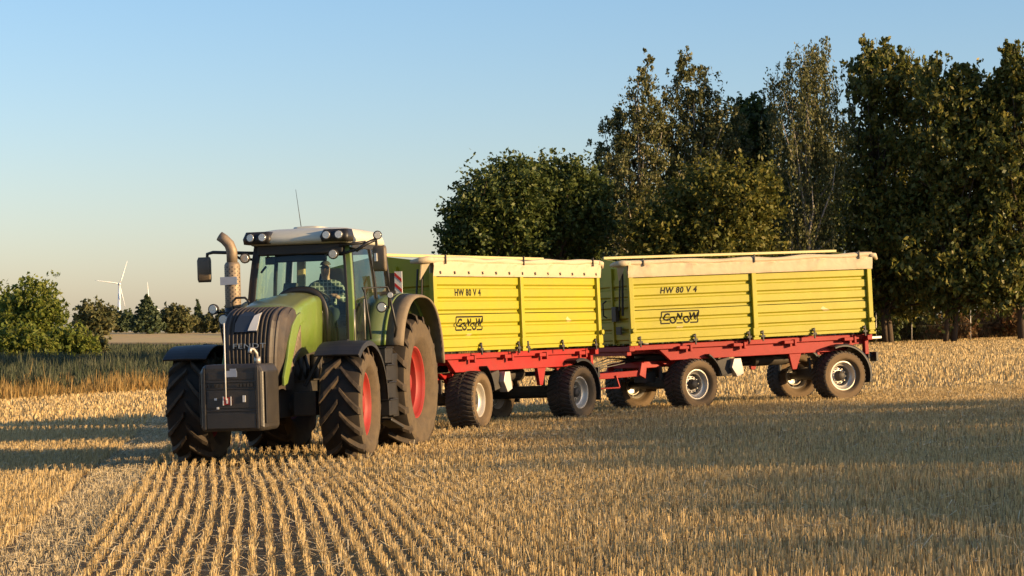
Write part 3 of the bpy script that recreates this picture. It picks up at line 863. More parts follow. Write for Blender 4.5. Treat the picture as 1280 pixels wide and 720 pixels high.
# ------------------------------------------------------------------ wheels
def tyre_mb(Ro, w, rim_r, lug_h, nlug, lug_w, ahead, trailer=False):
    """tyre about the Y axis, tread lugs in chevrons; materials 0 tread, 1 sidewall, 2 lug"""
    mb = MB()
    hw = w / 2; Rc = Ro - lug_h; H = Rc - rim_r
    tread = [(Rc - 0.10 * H, hw * 0.93), (Rc - 0.045 * H, hw * 0.80), (Rc - 0.012 * H, hw * 0.45), (Rc, 0.0)]
    tread = tread + [(r, -y) for r, y in reversed(tread[:-1])]
    mb.lathe(tread, 56, 0)
    for s in (1, -1):
        sw = [(rim_r - 0.02, hw * 0.62), (rim_r + 0.02, hw * 0.74), (rim_r + 0.05 * H + .015, hw * 0.80), (rim_r + 0.3 * H, hw * 0.98),
              (rim_r + 0.34 * H, hw * 1.0), (rim_r + 0.55 * H, hw * 1.02), (rim_r + 0.74 * H, hw * 1.0), (rim_r + 0.78 * H, hw * 1.01), (Rc - 0.10 * H, hw * 0.93)]
        mb.lathe([(r, y * s) for r, y in sw], 56, 1)
    def crad(t):
        return float(np.interp(t, [0, .45, .80, .93, 1.0], [Rc, Rc - .012 * H, Rc - .045 * H, Rc - .10 * H, Rc - .2 * H]))
    for s in (1, -1):
        for k in range(nlug):
            th0 = 2 * math.pi * (k + (0.5 if s < 0 else 0)) / nlug
            st = []
            for t in ([0.04, 0.35, 0.7, 0.93, 1.0] if not trailer else [0.25, 0.6, 0.93, 1.0]):
                rb = crad(t); y = s * hw * t
                rt = rb + lug_h * (1.0 if t < 0.95 else 0.55)
                th = th0 - ahead * (t ** 0.85)
                wid = lug_w * (0.8 + 0.45 * t)
                da = wid / 2 / Ro
                st.append([((rb - .01) * math.cos(th - da * 1.2), y, (rb - .01) * math.sin(th - da * 1.2)), (rt * math.cos(th - da * .8), y, rt * math.sin(th - da * .8)),
                           (rt * math.cos(th + da * .8), y, rt * math.sin(th + da * .8)), ((rb - .01) * math.cos(th + da * 1.2), y, (rb - .01) * math.sin(th + da * 1.2))])
            mb.loft(st, True, True, False, 2)
    if trailer:
        for y in (-hw * .17, 0, hw * .17):
            pass
        n = nlug
        for k in range(n):          # centre blocks
            th = 2 * math.pi * (k + .25) / n
            for sy in (-1, 1):
                st = []
                for t in (-0.02, 0.24):
                    rb = crad(abs(t)); y = sy * hw * t; rt = rb + lug_h; da = lug_w * .8 / 2 / Ro; a = th + sy * .02 + t * .25
                    st.append([((rb - .01) * math.cos(a - da), y, (rb - .01) * math.sin(a - da)), (rt * math.cos(a - da * .8), y, rt * math.sin(a - da * .8)),
                               (rt * math.cos(a + da * .8), y, rt * math.sin(a + da * .8)), ((rb - .01) * math.cos(a + da), y, (rb - .01) * math.sin(a + da))])
                mb.loft(st, True, True, False, 2)
    return mb

def rim_mb(rim_r, w, depth, holes, side=1, hub_r=0.16, ring=True):
    """dished wheel disc, open side towards +Y*side"""
    mb = MB(); hw = w / 2 * 0.66
    prof = [(rim_r + .022, hw), (rim_r + .018, hw + .016), (rim_r - .012, hw + .012), (rim_r - .03, hw - .02), (rim_r - .05, hw - depth * .35), (rim_r - .085, hw - depth * .42),
            (rim_r - .10, hw - depth * 1.1), (rim_r * .70, hw - depth * 1.25), (rim_r * .64, hw - depth * 1.25), (rim_r * .58, hw - depth * .86), (hub_r * 1.5, hw - depth * .80), (0.0, hw - depth * .8)]
    for a_, b_ in ((0, 3), (2, 4), (3, 6), (5, 7), (6, 9), (8, 10), (9, 12)):
        mb.lathe([(r, y * side) for r, y in prof[a_:b_]], 44, 0)
    mb.lathe([(r, -y) for r, y in [(rim_r + .022, hw * side), (rim_r - .03, (hw - .02) * side), (rim_r - .06, 0.0)]], 44, 0)
    return mb, hw - depth * .8

_wheel_cache = {}
def wheel(root, kind, loc, side, steer=0.0, phase=0.0):
    """side +1: outer face towards +Y (left)"""
    P = {'front': dict(Ro=.83, w=.59, rim=.45, lug=.074, n=15, lw=.082, ahead=.44, depth=.17, hub=.15, tm=('tyre', 'sidewall', 'lug'), rm='rim_red', dust=.0),
         'rear': dict(Ro=1.09, w=.74, rim=.555, lug=.074, n=17, lw=.085, ahead=.40, depth=.26, hub=.17, tm=('tyre', 'sidewall', 'lug'), rm='rim_red', dust=.0),
         'trailer': dict(Ro=.535, w=.54, rim=.300, lug=.018, n=34, lw=.055, ahead=.20, depth=.20, hub=.09, tm=('trailer_tyre', 'trailer_sidewall', 'trailer_tyre'), rm='rim_silver', dust=0)}[kind]
    key = (kind, side)
    if key not in _wheel_cache:
        t = tyre_mb(P['Ro'], P['w'], P['rim'], P['lug'], P['n'], P['lw'], P['ahead'], kind == 'trailer').mesh([M[x] for x in P['tm']])
        rmb, yh = rim_mb(P['rim'], P['w'], P['depth'], 8, side, P['hub'])
        hb = MB()
        hr = P['hub']
        hb.lathe([(hr * 1.25, (yh - .02) * side), (hr * 1.25, (yh + .015) * side), (hr, (yh + .02) * side), (hr, (yh + .10) * side), (hr * .8, (yh + .125) * side), (0, (yh + .125) * side)], 24, 0)
        nb = 10
        for k in range(nb):
            a = 2 * math.pi * k / nb; rr = hr * 1.65
            hb.tube([(rr * math.cos(a), (yh - .01) * side, rr * math.sin(a)), (rr * math.cos(a), (yh + .04) * side, rr * math.sin(a))], .016 if kind != 'trailer' else .013, 6, 1)
        # dark hand holes between bolt circle and dish
        for k in range(8):
            a = 2 * math.pi * (k + .5) / 8; rr = P['rim'] * .73
            yy = (P['w'] / 2 * .66 - P['depth'] * 1.0 + .003)
            hb.tube([(rr * math.cos(a), yy * side, rr * math.sin(a)), (rr * math.cos(a), (yy + .006) * side, rr * math.sin(a))], P['rim'] * .085, 10, 2)
        mats = [M['chassis' if kind == 'trailer' else 'rim_red'], M['steel'], M['black']]
        if kind == 'trailer': mats[1] = M['rim_silver']
        _wheel_cache[key] = (t, rmb.mesh(M[P['rm']]), hb.mesh(mats))
    tm, rm, hm = _wheel_cache[key]
    h = bpy.data.objects.new('wheel', hm); COL.objects.link(h); h.parent = root; h.location = loc; h.rotation_euler = (0, phase, steer)
    for nm, me in (('tyre', tm), ('rim', rm)):
        o = bpy.data.objects.new(nm, me); COL.objects.link(o); o.parent = h
    return h

for _m in ():
    pass

def slope_matrix(x, y, fwd_deg_vec, lift=0.0, a=None, b=None):
    """frame standing on the sloping field: x forward, y left, z up"""
    fx, fy = fwd_deg_vec
    a = 0.043 if a is None else a; b = -0.003 if b is None else b
    n = Vector((-a, -b, 1)).normalized()
    f = Vector((fx, fy, 0)); f = (f - n * f.dot(n)).normalized()
    l = n.cross(f)
    m = Matrix.Identity(4)
    for i in range(3):
        m[i][0] = f[i]; m[i][1] = l[i]; m[i][2] = n[i]
    m[0][3], m[1][3], m[2][3] = x, y, gz(x, y) + lift
    return m

def text_mesh(s, size, depth, shear=0.0, xscale=1.0, offset=0.0, spacing=1.12):
    cu = bpy.data.curves.new('lettering', 'FONT')
    cu.body = s; cu.size = size; cu.extrude = depth; cu.shear = shear; cu.offset = offset; cu.align_x = 'CENTER'; cu.align_y = 'CENTER'
    cu.resolution_u = 4; cu.space_character = spacing
    o = bpy.data.objects.new('lettering_curve', cu); COL.objects.link(o); o.scale = (xscale, 1, 1)
    dg = bpy.context.evaluated_depsgraph_get()
    me = bpy.data.meshes.new_from_object(o.evaluated_get(dg))
    bpy.data.objects.remove(o); bpy.data.curves.remove(cu)
    me.transform(Matrix.Diagonal((xscale, 1, 1, 1)))
    return me

def place_mesh(name, me, m, parent, mat4):
    me.materials.clear(); me.materials.append(m)
    me.transform(mat4)
    o = bpy.data.objects.new(name, me); COL.objects.link(o); o.parent = parent
    return o

def basis(right, up, origin):
    r = Vector(right).normalized(); u = Vector(up); u = (u - r * u.dot(r)).normalized(); n = r.cross(u)
    m = Matrix.Identity(4)
    for i in range(3):
        m[i][0] = r[i]; m[i][1] = u[i]; m[i][2] = n[i]; m[i][3] = origin[i]
    return m

# ------------------------------------------------------------------ the tractor
def build_tractor():
    h = R(13.0)
    T = empty('tractor', slope_matrix(-2.70, 34.5, (-math.sin(h), -math.cos(h)), -0.03, a=0.030))
    tag(T, 'large green tractor with black front weight and red rims, pulling the two yellow trailers', 'tractor')
    WB = 3.1
    # wheels
    wheel(T, 'front', (WB, 1.15, .83), 1, R(5), .1)
    wheel(T, 'front', (WB, -1.12, .83), -1, R(5), .27)
    wheel(T, 'rear', (0, 1.0, 1.06), 1, 0, .05)
    wheel(T, 'rear', (0, -1.0, 1.06), -1, 0, .2)
    # chassis: engine block, transmission, axles, tank
    c = MB()
    c.box((2.3, 0, .98), (3.3, .56, .62)); c.box((.3, 0, 1.05), (1.5, .75, .75)); c.box((3.9, 0, .95), (.9, .5, .4))
    c.tube([(WB, -1.0, .83), (WB, 1.0, .83)], .14, 12); c.tube([(0, -.8, 1.05), (0, .8, 1.05)], .24, 14)
    c.box((WB, .55, .86), (.5, .34, .34)); c.box((WB, -.55, .86), (.5, .34, .34))
    c.tube([(2.95, .75, .78), (2.8, .3, .75)], .035, 8); c.tube([(2.95, -.75, .78), (2.8, -.3, .75)], .035, 8)
    c.box((-.75, 0, .85), (.5, .6, .6)); c.box((-1.0, 0, .62), (.3, .25, .2))
    c.build('chassis', M['chassis'], T, .025)
    for s in (1, -1):
        t = MB(); t.box((1.35, s * .62, .92), (1.2, .42, .62)); t.build('fuel_tank', M['chassis'], T, .06)
    # exposed engine side with hoses, below the bonnet
    e = MB(); e.box((2.6, 0, 1.4), (1.75, .66, .46))
    for k in range(5):
        e.tube([(2.0 + .3 * k, .34, 1.2), (2.1 + .3 * k, .40, 1.35), (2.0 + .33 * k, .34, 1.55)], .028, 8)
    e.tube([(2.35, .37, 1.2), (2.35, .41, 1.55)], .07, 10); e.build('engine', M['chassis'], T, .02)

    # bonnet: loft of sections along x
    def section(x, w, zt, zb, r, n=6):
        crown = .05
        top = [(x, (w - r) * k / 4, zt - crown * (k / 4) ** 2) for k in range(5)]
        sh = [(x, w - r + r * math.sin(math.pi / 2 * k / n), zt - crown - r + r * math.cos(math.pi / 2 * k / n)) for k in range(1, n + 1)]
        half = top + sh + [(x, w * 1.02, (zt + zb) / 2), (x, w * .97, zb)]
        return [(x, -p[1], p[2]) for p in reversed(half[1:])] + half
    hood = MB()
    hood.loft([section(1.72, .34, 2.48, 1.62, .12), section(2.2, .38, 2.47, 1.60, .11), section(2.8, .435, 2.40, 1.56, .11), section(3.2, .455, 2.31, 1.50, .12), section(3.5, .46, 2.235, 1.44, .12)], True, True, True, 0)
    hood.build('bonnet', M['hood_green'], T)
    # swept green flank running down to the nose
    for s in (1, -1):
        fl = MB()
        poly = [(3.06, 2.14), (3.2, 2.16), (3.36, 2.12), (3.58, 1.98), (3.74, 1.75), (3.84, 1.5), (4.0, 1.25), (4.0, 1.13), (3.86, 1.16), (3.70, 1.38), (3.54, 1.62), (3.38, 1.84), (3.24, 1.99), (3.06, 2.03)]
        fl.prism(poly, 1, s * .44, s * .485)
        fl.build('bonnet_flank', M['hood_green'], T, .012)
    # dark oval vents in the flank
    for s in (1, -1):
        v = MB()
        v.prism([(3.20, 1.98), (3.36, 1.83), (3.52, 1.61), (3.68, 1.38), (3.58, 1.40), (3.20, 1.66)], 1, s * .44, s * .474)
        for k in range(7):
            xk = 3.24 + .055 * k; v.bar((xk, s * .476, 1.66 - .70 * (xk - 3.2)), (xk, s * .476, 1.93 - 1.2 * (xk - 3.2)), .012, .010)
        v.build('side_vent', M['dusty_plastic'], T)
    # ribbed nose
    g = MB(); nu = 65; nv = 16
    prof = [(3.40, 2.235), (3.55, 2.225), (3.68, 2.20), (3.80, 2.165), (3.90, 2.115), (3.98, 2.04), (4.03, 1.94), (4.065, 1.82), (4.085, 1.68), (4.095, 1.54), (4.09, 1.40), (4.07, 1.28), (4.04, 1.18), (3.98, 1.10)]
    rows = []
    W = .475
    for i, (x, z) in enumerate(prof):
        row = []
        dx = (prof[min(i + 1, len(prof) - 1)][0] - prof[max(i - 1, 0)][0]); dz = (prof[min(i + 1, len(prof) - 1)][1] - prof[max(i - 1, 0)][1])
        l = math.hypot(dx, dz); nx, nz = -dz / l, dx / l
        taper = 1.0 - .10 * max(0, (1.9 - z)) / .8
        for k in range(nu):
            u = -1 + 2 * k / (nu - 1)
            # rounded cheeks fall back towards the bonnet
            a = abs(u)
            fall = 0 if a < .62 else ((a - .62) / .38) ** 2.2
            y = W * taper * (u if a < .62 else math.copysign(.62 + .38 * math.sin((a - .62) / .38 * math.pi / 2) / 1.0, u))
            ph = (k % 4)
            rib = (.026 if ph in (0, 1) else 0.0) if (a < .9 and 0 < i) else .01
            back = fall * (.62 if z < 2.1 else .62 * max(0, (x - 3.40)) / .58)
            drop = fall * .10 * (1 if z > 1.9 else .4)
            row.append((x + nx * rib - back, y, z + nz * rib - drop))
        rows.append(row)
    g.loft(rows, False, False, False, 0)
    # closing back wall, so the nose has a body
    g.box((3.45, 0, 1.60), (.5, .66, .8))
    g.build('grille', M['grille'], T, fixn=True)
    # emblem: pale sail on a dark blue field, and the maker's lettering
    em = MB()
    y0 = .02
    em.add([(3.93, .36 - .05, 2.145), (3.93, -.06, 2.145), (4.105, -.06, 1.90), (4.075, .36 - .05, 1.99)], [(0, 1, 2, 3)])
    EM = MB()
    EM.add([(4.10, -.20, 1.90), (4.10, .12, 1.90), (4.055, .14, 2.02), (3.995, .10, 2.125), (3.93, .02, 2.18), (3.93, -.10, 2.18), (3.995, -.16, 2.125), (4.055, -.20, 2.02),
            (4.06, -.20, 1.88), (4.06, .12, 1.88), (3.95, .10, 2.08), (3.88, -.10, 2.12)], [(0, 1, 2, 7), (7, 2, 3, 6), (6, 3, 4, 5), (0, 8, 9, 1), (8, 11, 10, 9), (5, 4, 10, 11), (0, 7, 6, 5, 11, 8), (1, 9, 10, 4, 3, 2)])
    b = EM.build('emblem_plate', M['emblem'], T)
    b.location = (0.16, 0, .1); b.rotation_euler = (0, 0, 0)
    b.location = (0, 0, 0)
    sail = MB()
    pts = [(.15, 1.93), (.02, 1.93), (.06, 2.02), (.115, 2.09), (.16, 2.125), (.148, 2.05), (.135, 1.98)]
    sail.add([(4.107, -.0, 1.915), (4.107, .13, 1.915), (4.062, .145, 2.02), (4.002, .15, 2.125), (3.97, .165, 2.165), (4.004, .07, 2.125), (4.064, .03, 2.02),
              (4.09, -.0, 1.915), (4.09, .13, 1.915), (4.045, .145, 2.02), (3.985, .15, 2.125), (3.953, .165, 2.165), (3.987, .07, 2.125), (4.047, .03, 2.02)],
             [(0, 1, 2, 6), (6, 2, 3, 5), (5, 3, 4), (7, 13, 9, 8), (13, 12, 10, 9), (12, 11, 10)] + [(i_, i_ + 7, (i_ + 1) % 7 + 7, (i_ + 1) % 7) for i_ in range(7)])
    sail.build('emblem', M['white'], T)
    me = text_mesh('FENDT', .098, .005, 0, 1.5)
    place_mesh('lettering', me, M['chrome'], T, basis((0, 1, 0), (-.08, 0, 1), (4.122, 0.02, 1.70)))
    # black seal at the back of the bonnet / cowl
    s = MB()
    arc = [(1.76, .42 * math.copysign(abs(math.cos(a)) ** .7, math.cos(a)), 1.62 + .89 * abs(math.sin(a)) ** .5) for a in [math.pi * k / 20 for k in range(21)]]
    s.tube(arc, .065, 8); s.build('cowl_seal', M['black'], T)

    # front weight
    w = MB()
    outline = [(-.45, .60), (-.42, .55), (.46, .55), (.49, .60), (.49, 1.36), (.43, 1.46), (-.39, 1.46), (-.45, 1.36)]
    secs = []
    for x, k in ((4.18, .93), (4.30, 1.0), (4.72, 1.0), (4.84, .96), (4.88, .90)):
        secs.append([(x, y * k, 1.0 + (z - 1.0) * (1 if k > .95 else .5 + .5 * k)) for y, z in outline])
    w.loft(secs, True, True, False)
    w.box((4.12, 0, 1.0), (.3, .5, .5))
    wo = w.build('front_weight', M['weight'], T, .03)
    wp = MB()
    for z in (.83, 1.13, 1.22):
        wp.box((4.885, 0, z), (.012, .80, .022))
    wp.box((4.885, 0, .68), (.018, .76, .012))
    wp.box((4.60, .495, 1.0), (.45, .012, .7)); wp.box((4.60, -.455, 1.0), (.45, .012, .7))
    wp.box((4.895, .40, 1.0), (.02, .03, .84)); wp.box((4.895, -.36, 1.0), (.02, .03, .84))
    wp.box((4.875, .02, .69), (.05, .70, .20)); wp.box((4.870, .02, .98), (.04, .70, .24)); wp.box((4.872, .02, 1.30), (.03, .66, .10))
    wp.build('weight_rib', M['weight'], wo, .008)
    # pale marks, hook, sighting rod and round reflector on the weight
    wm = MB(); wm.box((4.899, .03, 1.33), (.006, .17, .085)); wm.box((4.899, .06, 1.385), (.006, .09, .03)); wm.build('weight_label', M['plate'], wo)
    lm = MB()
    for k in range(5): lm.box((4.897, -.34 + .055 * k, 1.175), (.006, .038, .045))
    for k in range(6): lm.box((4.897, .12 + .05 * k, 1.175), (.006, .034, .045))
    lm.build('cast_marks', M['chassis'], wo)
    hk = MB(); hk.tube([(4.3, 0.2, 1.46), (4.34, 0.2, 1.60), (4.38, 0.17, 1.66), (4.44, .15, 1.66), (4.47, .15, 1.60)], .028, 8); hk.tube([(4.3, .2, 1.45), (4.3, .2, 1.55)], .05, 8)
    hk.build('top_link_hook', M['steel'], T)
    rd = MB(); rd.tube([(4.93, -.04, .98), (4.93, -.04, 2.02)], .010, 6); rd.build('sighting_rod', M['white'], T)
    rf = MB()
    def discx(mb, x, y, z, r, t, mi=0, n=18):
        mb.tube([(x, y, z), (x + t, y, z)], r, n, mi)
    rf.box((4.902, -.03, .965), (.02, .10, .10)); rf.box((4.915, -.03, .965), (.008, .024, .07), mi=1); rf.box((4.915, -.085, .965), (.006, .014, .12), mi=1); rf.box((4.915, .025, .965), (.006, .014, .12), mi=1)
    rf.box((4.900, -.20, .99), (.01, .035, .03), mi=1); rf.box((4.900, -.17, .87), (.01, .03, .03), mi=1); rf.box((4.900, .21, .99), (.01, .04, .09), mi=1)
    rf.build('reflector', [M['signred'], M['white']], wo)

    # fenders at the front wheels
    for s in (1, -1):
        f = MB()
        for (ra, rb, y0, y1, a0, a1) in ((.875, .90, .80, 1.46, R(2 if s > 0 else 40), R(128)),):
            secs = []
            for k in range(19):
                a = math.pi - (a0 + (a1 - a0) * k / 18)
                ca, sa = math.cos(a), math.sin(a)
                rr = 1 + .03 * (k % 2 == 9)
                secs.append([(WB + ra * ca, s * y0, .83 + ra * sa), (WB + rb * ca, s * y0, .83 + rb * sa), (WB + (rb + .012) * ca, s * (y0 + y1) / 2, .83 + (rb + .012) * sa), (WB + rb * ca, s * y1, .83 + rb * sa), (WB + (ra - .05) * ca, s * (y1 + .012), .83 + (ra - .05) * sa), (WB + ra * ca, s * (y1 - .02), .83 + ra * sa)])
            f.loft(secs, True, True, False)
        f.bar((WB - .1, s * .45, 1.1), (WB - .15, s * .78, 1.72), .07, .05)
        f.bar((WB - .15, s * .74, 1.70), (WB - .15, s * 1.1, 1.735), .07, .04)
        f.build('front_fender', M['black'], T, .006)

    # rear fenders: green inside band, dusty outer band
    def fender_curve(k):        # k 0..1 from the front foot over the top to the back
        a = R(20 + (172 - 20) * k)
        c, s_ = math.cos(a), math.sin(a)
        ex = .78
        return (1.30 * math.copysign(abs(c) ** ex, c), 1.05 + 1.40 * abs(s_) ** ex)
    n = 30
    for s in (1, -1):
        band = MB(); outer = MB(); trim = MB()
        r1, r2, r3 = [], [], []
        for k in range(n + 1):
            x, z = fender_curve(k / n)
            ix, iz = x * .965, 1.05 + (z - 1.05) * .972
            r1.append([(x, s * .70, z), (x, s * 1.10, z), (ix, s * 1.10, iz), (ix, s * .70, iz)])
            r3.append([(x * 1.004, s * 1.102, z + .004), (x * 1.004, s * 1.15, z + .004), (ix, s * 1.15, iz), (ix, s * 1.102, iz)])
            ox, oz = x * .985, 1.05 + (z - 1.05) * .985
            ox2, oz2 = x * .955, 1.05 + (z - 1.05) * .962
            r2.append([(x, s * 1.152, z), (ox, s * 1.36, oz), (ox2, s * 1.42, oz2), (ox2 * .985, s * 1.40, 1.05 + (oz2 - 1.05) * .985), (ix * .99, s * 1.34, 1.05 + (iz - 1.05) * .99), (ix, s * 1.152, iz)])
        band.loft(r1, True, True, True); outer.loft(r2, True, True, True); trim.loft(r3, True, True, True)
        # inner cheek between fender and cab
        x0 = [fender_curve(k / n) for k in range(n + 1)]
        band.prism(x0 + [(-.9, 1.35), (.9, 1.35)], 1, s * .70, s * .73)
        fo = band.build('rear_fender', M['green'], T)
        outer.build('fender_edge', M['dusty_plastic'], fo); trim.build('fender_stripe', M['hood_green'], fo)
    # cab steps on the left, and tool box on the right
    st = MB()
    st.box((1.30, .98, 1.02), (.46, .36, 1.05))
    for i, z in enumerate((1.50, 1.24, .98, .72)):
        st.box((1.40 + .02 * i, 1.08 + .02 * i, z), (.40, .34, .235)); st.box((1.42 + .02 * i, 1.10 + .02 * i, z + .12), (.42, .36, .02))
    st.box((1.12, 1.24, 1.05), (.30, .04, .95)); st.bar((1.55, 1.18, .55), (1.28, 1.30, .42), .30, .04)
    st.build('steps', M['black'], T, .012)
    tb = MB(); tb.box((1.30, -1.0, 1.1), (.6, .42, .8)); tb.build('battery_box', M['chassis'], T, .03)

    # ---------------- cab
    cab = MB()
    cab.box((.75, 0, 1.50), (1.9, 1.40, .22)); cab.box((1.62, 0, 1.75), (.10, 1.40, .40)); cab.box((-.1, 0, 1.95), (.10, 1.45, .75))
    cab.box((.45, .70, 1.72), (1.0, .06, .32)); cab.box((.45, -.70, 1.72), (1.0, .06, .32))
    cab.build('cab_floor', M['black'], T, .02)
    A0 = [(1.78, s * .80, 1.55) for s in (1, -1)]; A1 = [(1.60, s * .71, 3.22) for s in (1, -1)]
    C0 = [(-.16, s * .83, 1.75) for s in (1, -1)]; C1 = [(-.06, s * .75, 3.22) for s in (1, -1)]
    B0 = [(.50, s * .815, 1.70) for s in (1, -1)]; B1 = [(.62, s * .735, 3.22) for s in (1, -1)]
    pg = MB(); pk = MB()
    def bow(a, b, out, n=6):
        a = Vector(a); b = Vector(b)
        return [a.lerp(b, k / n) + Vector(out) * math.sin(math.pi * k / n) for k in range(n + 1)]
    for i, s in enumerate((1, -1)):
        P = bow(A0[i], A1[i], (.05, s * .03, 0))
        (pg if s > 0 else pk).beam(P, .085, .085)
        Q = [p + Vector((-.07, s * .018, 0)) for p in P]
        pk.beam(Q, .05, .05)
        P2 = [p + Vector((.035, -s * .055, 0)) for p in P]
        pk.beam(P2, .045, .03)
        for a, b, wdt in ((C0[i], C1[i], .09), (B0[i], B1[i], .05)):
            P = bow(a, b, (0, s * .04, 0))
            pk.beam(P, wdt, .06)
        pk.bar((1.6, s * .72, 3.17), (-.06, s * .76, 3.17), .05, .08); pk.bar((1.78, s * .80, 1.6), (.5, s * .815, 1.62), .05, .06)
    pk.bar((1.60, -.70, 3.16), (1.60, .70, 3.16), .06, .15); pk.bar((-.06, -.7, 3.16), (-.06, .7, 3.16), .06, .15)
    pk.bar((-.15, -.8, 2.28), (-.15, .8, 2.28), .05, .06)
    pg.build('front_pillar', M['hood_green'], T, .012); pk.build('cab_frame', M['black'], T, .008)
    tn = MB(); tn.bar((-.02, -.60, 2.0), (-.02, -.56, 3.1), .13, .10, up=(1, 0, 0)); tn.build('rear_pillar', M['tan'], T, .02)
    # glass panes
    gl = MB()
    cols = []
    for k in range(9):
        z = 1.62 + (3.10 - 1.62) * k / 8
        t = (z - 1.55) / 1.67
        xb = 1.78 + (1.60 - 1.78) * t + .06 * math.sin(math.pi * t); wy = .78 + (.69 - .78) * t
        cols.append([(xb + .06 * (1 - (j / 4 - 1) ** 2), wy * (j / 4 - 1), z) for j in range(9)])
    gl.loft(cols, False, False, True); gl.build('windscreen', M['glass'], T, fixn=False)
    for i, s in enumerate((1, -1)):
        d = MB()
        for nm, (a0, a1, b0, b1) in {'door_window': (A0[i], A1[i], B0[i], B1[i]), 'side_window': (B0[i], B1[i], C0[i], C1[i])}.items():
            q = MB()
            Pa = bow(a0, a1, (.03, s * .03, 0)); Pb = bow(b0, b1, (0, s * .04, 0))
            q.loft([[tuple(Pa[k]), tuple(Pa[k].lerp(Pb[k], .5) + Vector((0, s * .03, 0))), tuple(Pb[k])] for k in range(7)], False, False, True)
            q.build(nm, M['glass'], T, fixn=False)
    rw = MB(); rw.add([(-.15, -.78, 2.3), (-.15, .78, 2.3), (-.06, .70, 3.12), (-.06, -.70, 3.12)], [(0, 1, 2, 3)]); rw.build('rear_window', M['glass'], T, fixn=False)
    # roof
    rf = MB()
    rf.loft([rrect(-.15, 1.80, -.76, .76, 3.20, .14), rrect(-.20, 1.93, -.80, .80, 3.24, .16), rrect(-.18, 1.90, -.79, .79, 3.33, .2), rrect(-.12, 1.70, -.73, .73, 3.41, .24), rrect(.1, 1.45, -.58, .58, 3.455, .25), rrect(.35, 1.1, -.3, .3, 3.465, .2)], True, True, True)
    ro = rf.build('roof', M['roof'], T)
    hm = MB(); hm.loft([rrect(.55, 1.15, -.35, .15, 3.44, .1), rrect(.6, 1.1, -.32, .12, 3.50, .1), rrect(.7, 1.0, -.2, .0, 3.515, .1)], True, True, True); hm.build('roof_hatch', M['roof'], ro)
    vs = MB(); vs.box((1.66, 0, 3.13), (.16, 1.34, .16)); vs.box((1.50, -.06, 3.02), (.10, .8, .14)); vs.build('sun_visor', M['black'], T, .02)
    # roof lamps at both front corners
    def lamp(parent, p, r, direction=(1, 0, 0), depth=.09, name='work_lamp', lens='lens'):
        d = Vector(direction).normalized(); p = Vector(p)
        b = MB(); b.tube([p - d * depth, p - d * depth * .45, p, p + d * .012], [r * .55, r * 1.05, r * 1.1, r * 1.08], 16)
        o = b.build(name, M['black'], parent)
        l = MB(); l.tube([p + d * .008, p + d * .022], [r * .93, r * .8], 16); l.build('lens', M[lens], o)
        return o
    for s in (1, -1):
        hs = MB(); hs.loft([rrect(1.62, 1.94, min(s * .40, s * .82), max(s * .40, s * .82), 3.22, .05), rrect(1.60, 1.965, min(s * .38, s * .83), max(s * .38, s * .83), 3.30, .06), rrect(1.60, 1.90, min(s * .42, s * .80), max(s * .42, s * .80), 3.405, .06)], True, True, True)
        hs.build('lamp_housing', M['black'], T)
        lamp(T, (1.975, s * .50, 3.315), .066, (1, 0, .05), name='roof_lamp'); lamp(T, (1.965, s * .69, 3.315), .066, (1, s * .1, .05), name='roof_lamp')
    # lamps on the mirror arms, mirrors and arms
    am = MB()
    am.tube([(1.62, .74, 3.12), (1.75, .90, 3.08), (1.72, 1.05, 3.18), (1.55, 1.14, 3.24)], .028, 8); am.tube([(1.78, .66, 3.03), (1.70, 1.0, 3.12)], .022, 8); am.tube([(1.80, .64, 3.16), (1.68, 1.02, 3.20)], .022, 8)
    am.tube([(1.55, 1.14, 3.24), (1.55, 1.16, 2.9)], .02, 8)
    am.build('mirror_arm', M['black'], T); am = MB()
    am.tube([(1.62, -.74, 3.10), (1.66, -1.1, 3.12), (1.62, -1.42, 3.14), (1.60, -1.52, 3.12), (1.6, -1.53, 2.95)], .026, 8); am.tube([(1.62, -.74, 3.00), (1.66, -.98, 3.03), (1.66, -1.12, 3.12)], .02, 8)
    am.build('mirror_arm', M['black'], T)
    for (x, y, z, rz) in ((1.56, 1.20, 2.95, R(-6)), (1.60, -1.57, 2.88, R(6))):
        mm = MB()
        mm.loft([rrect(-.025, .03, -.095, .095, -.19, .02), rrect(-.03, .06, -.105, .105, -.15, .03), rrect(-.03, .07, -.105, .105, .14, .03), rrect(-.025, .04, -.09, .09, .19, .02)], True, True, True)
        o = mm.build('mirror', M['mirror'], T, loc=(x, y, z), rot=(0, 0, rz))
        q = MB(); q.box((-.034, 0, 0), (.006, .18, .32)); q.build('mirror_glass', M['chrome'], o)
        if y > 0:
            q = MB(); q.box((.075, -.04, .02), (.02, .04, .12)); q.build('mirror_lamp', M['white'], o)
    lamp(T, (1.88, -.82, 3.02), .072, (1, -.05, -.05)); lamp(T, (1.92, .58, 3.03), .072, (1, 0, -.05))
    lamp(T, (1.60, 1.18, 3.30), .062, (1, .35, -.05), .10)
    # antenna
    an = MB(); an.tube([(.55, -.35, 3.44), (.50, -.45, 4.12)], [.007, .003], 5); an.build('antenna', M['black'], ro)
    # exhaust with perforated heat shield and bent tip
    ex = MB()
    E = Vector((2.02, -.97, 0))
    ex.tube([(E.x, E.y, 1.95), (E.x, E.y, 2.28)], .125, 16, 1)
    ex.tube([(E.x, E.y, 2.26), (E.x, E.y, 2.30), (E.x, E.y, 2.92), (E.x, E.y, 2.96)], [.105, .118, .118, .095], 20, 0)
    ex.tube([(E.x, E.y, 2.95), (E.x, E.y, 3.13), (E.x + .02, E.y - .03, 3.23), (E.x + .04, E.y - .10, 3.31), (E.x + .05, E.y - .17, 3.36)], [.082, .082, .08, .076, .075], 14, 0)
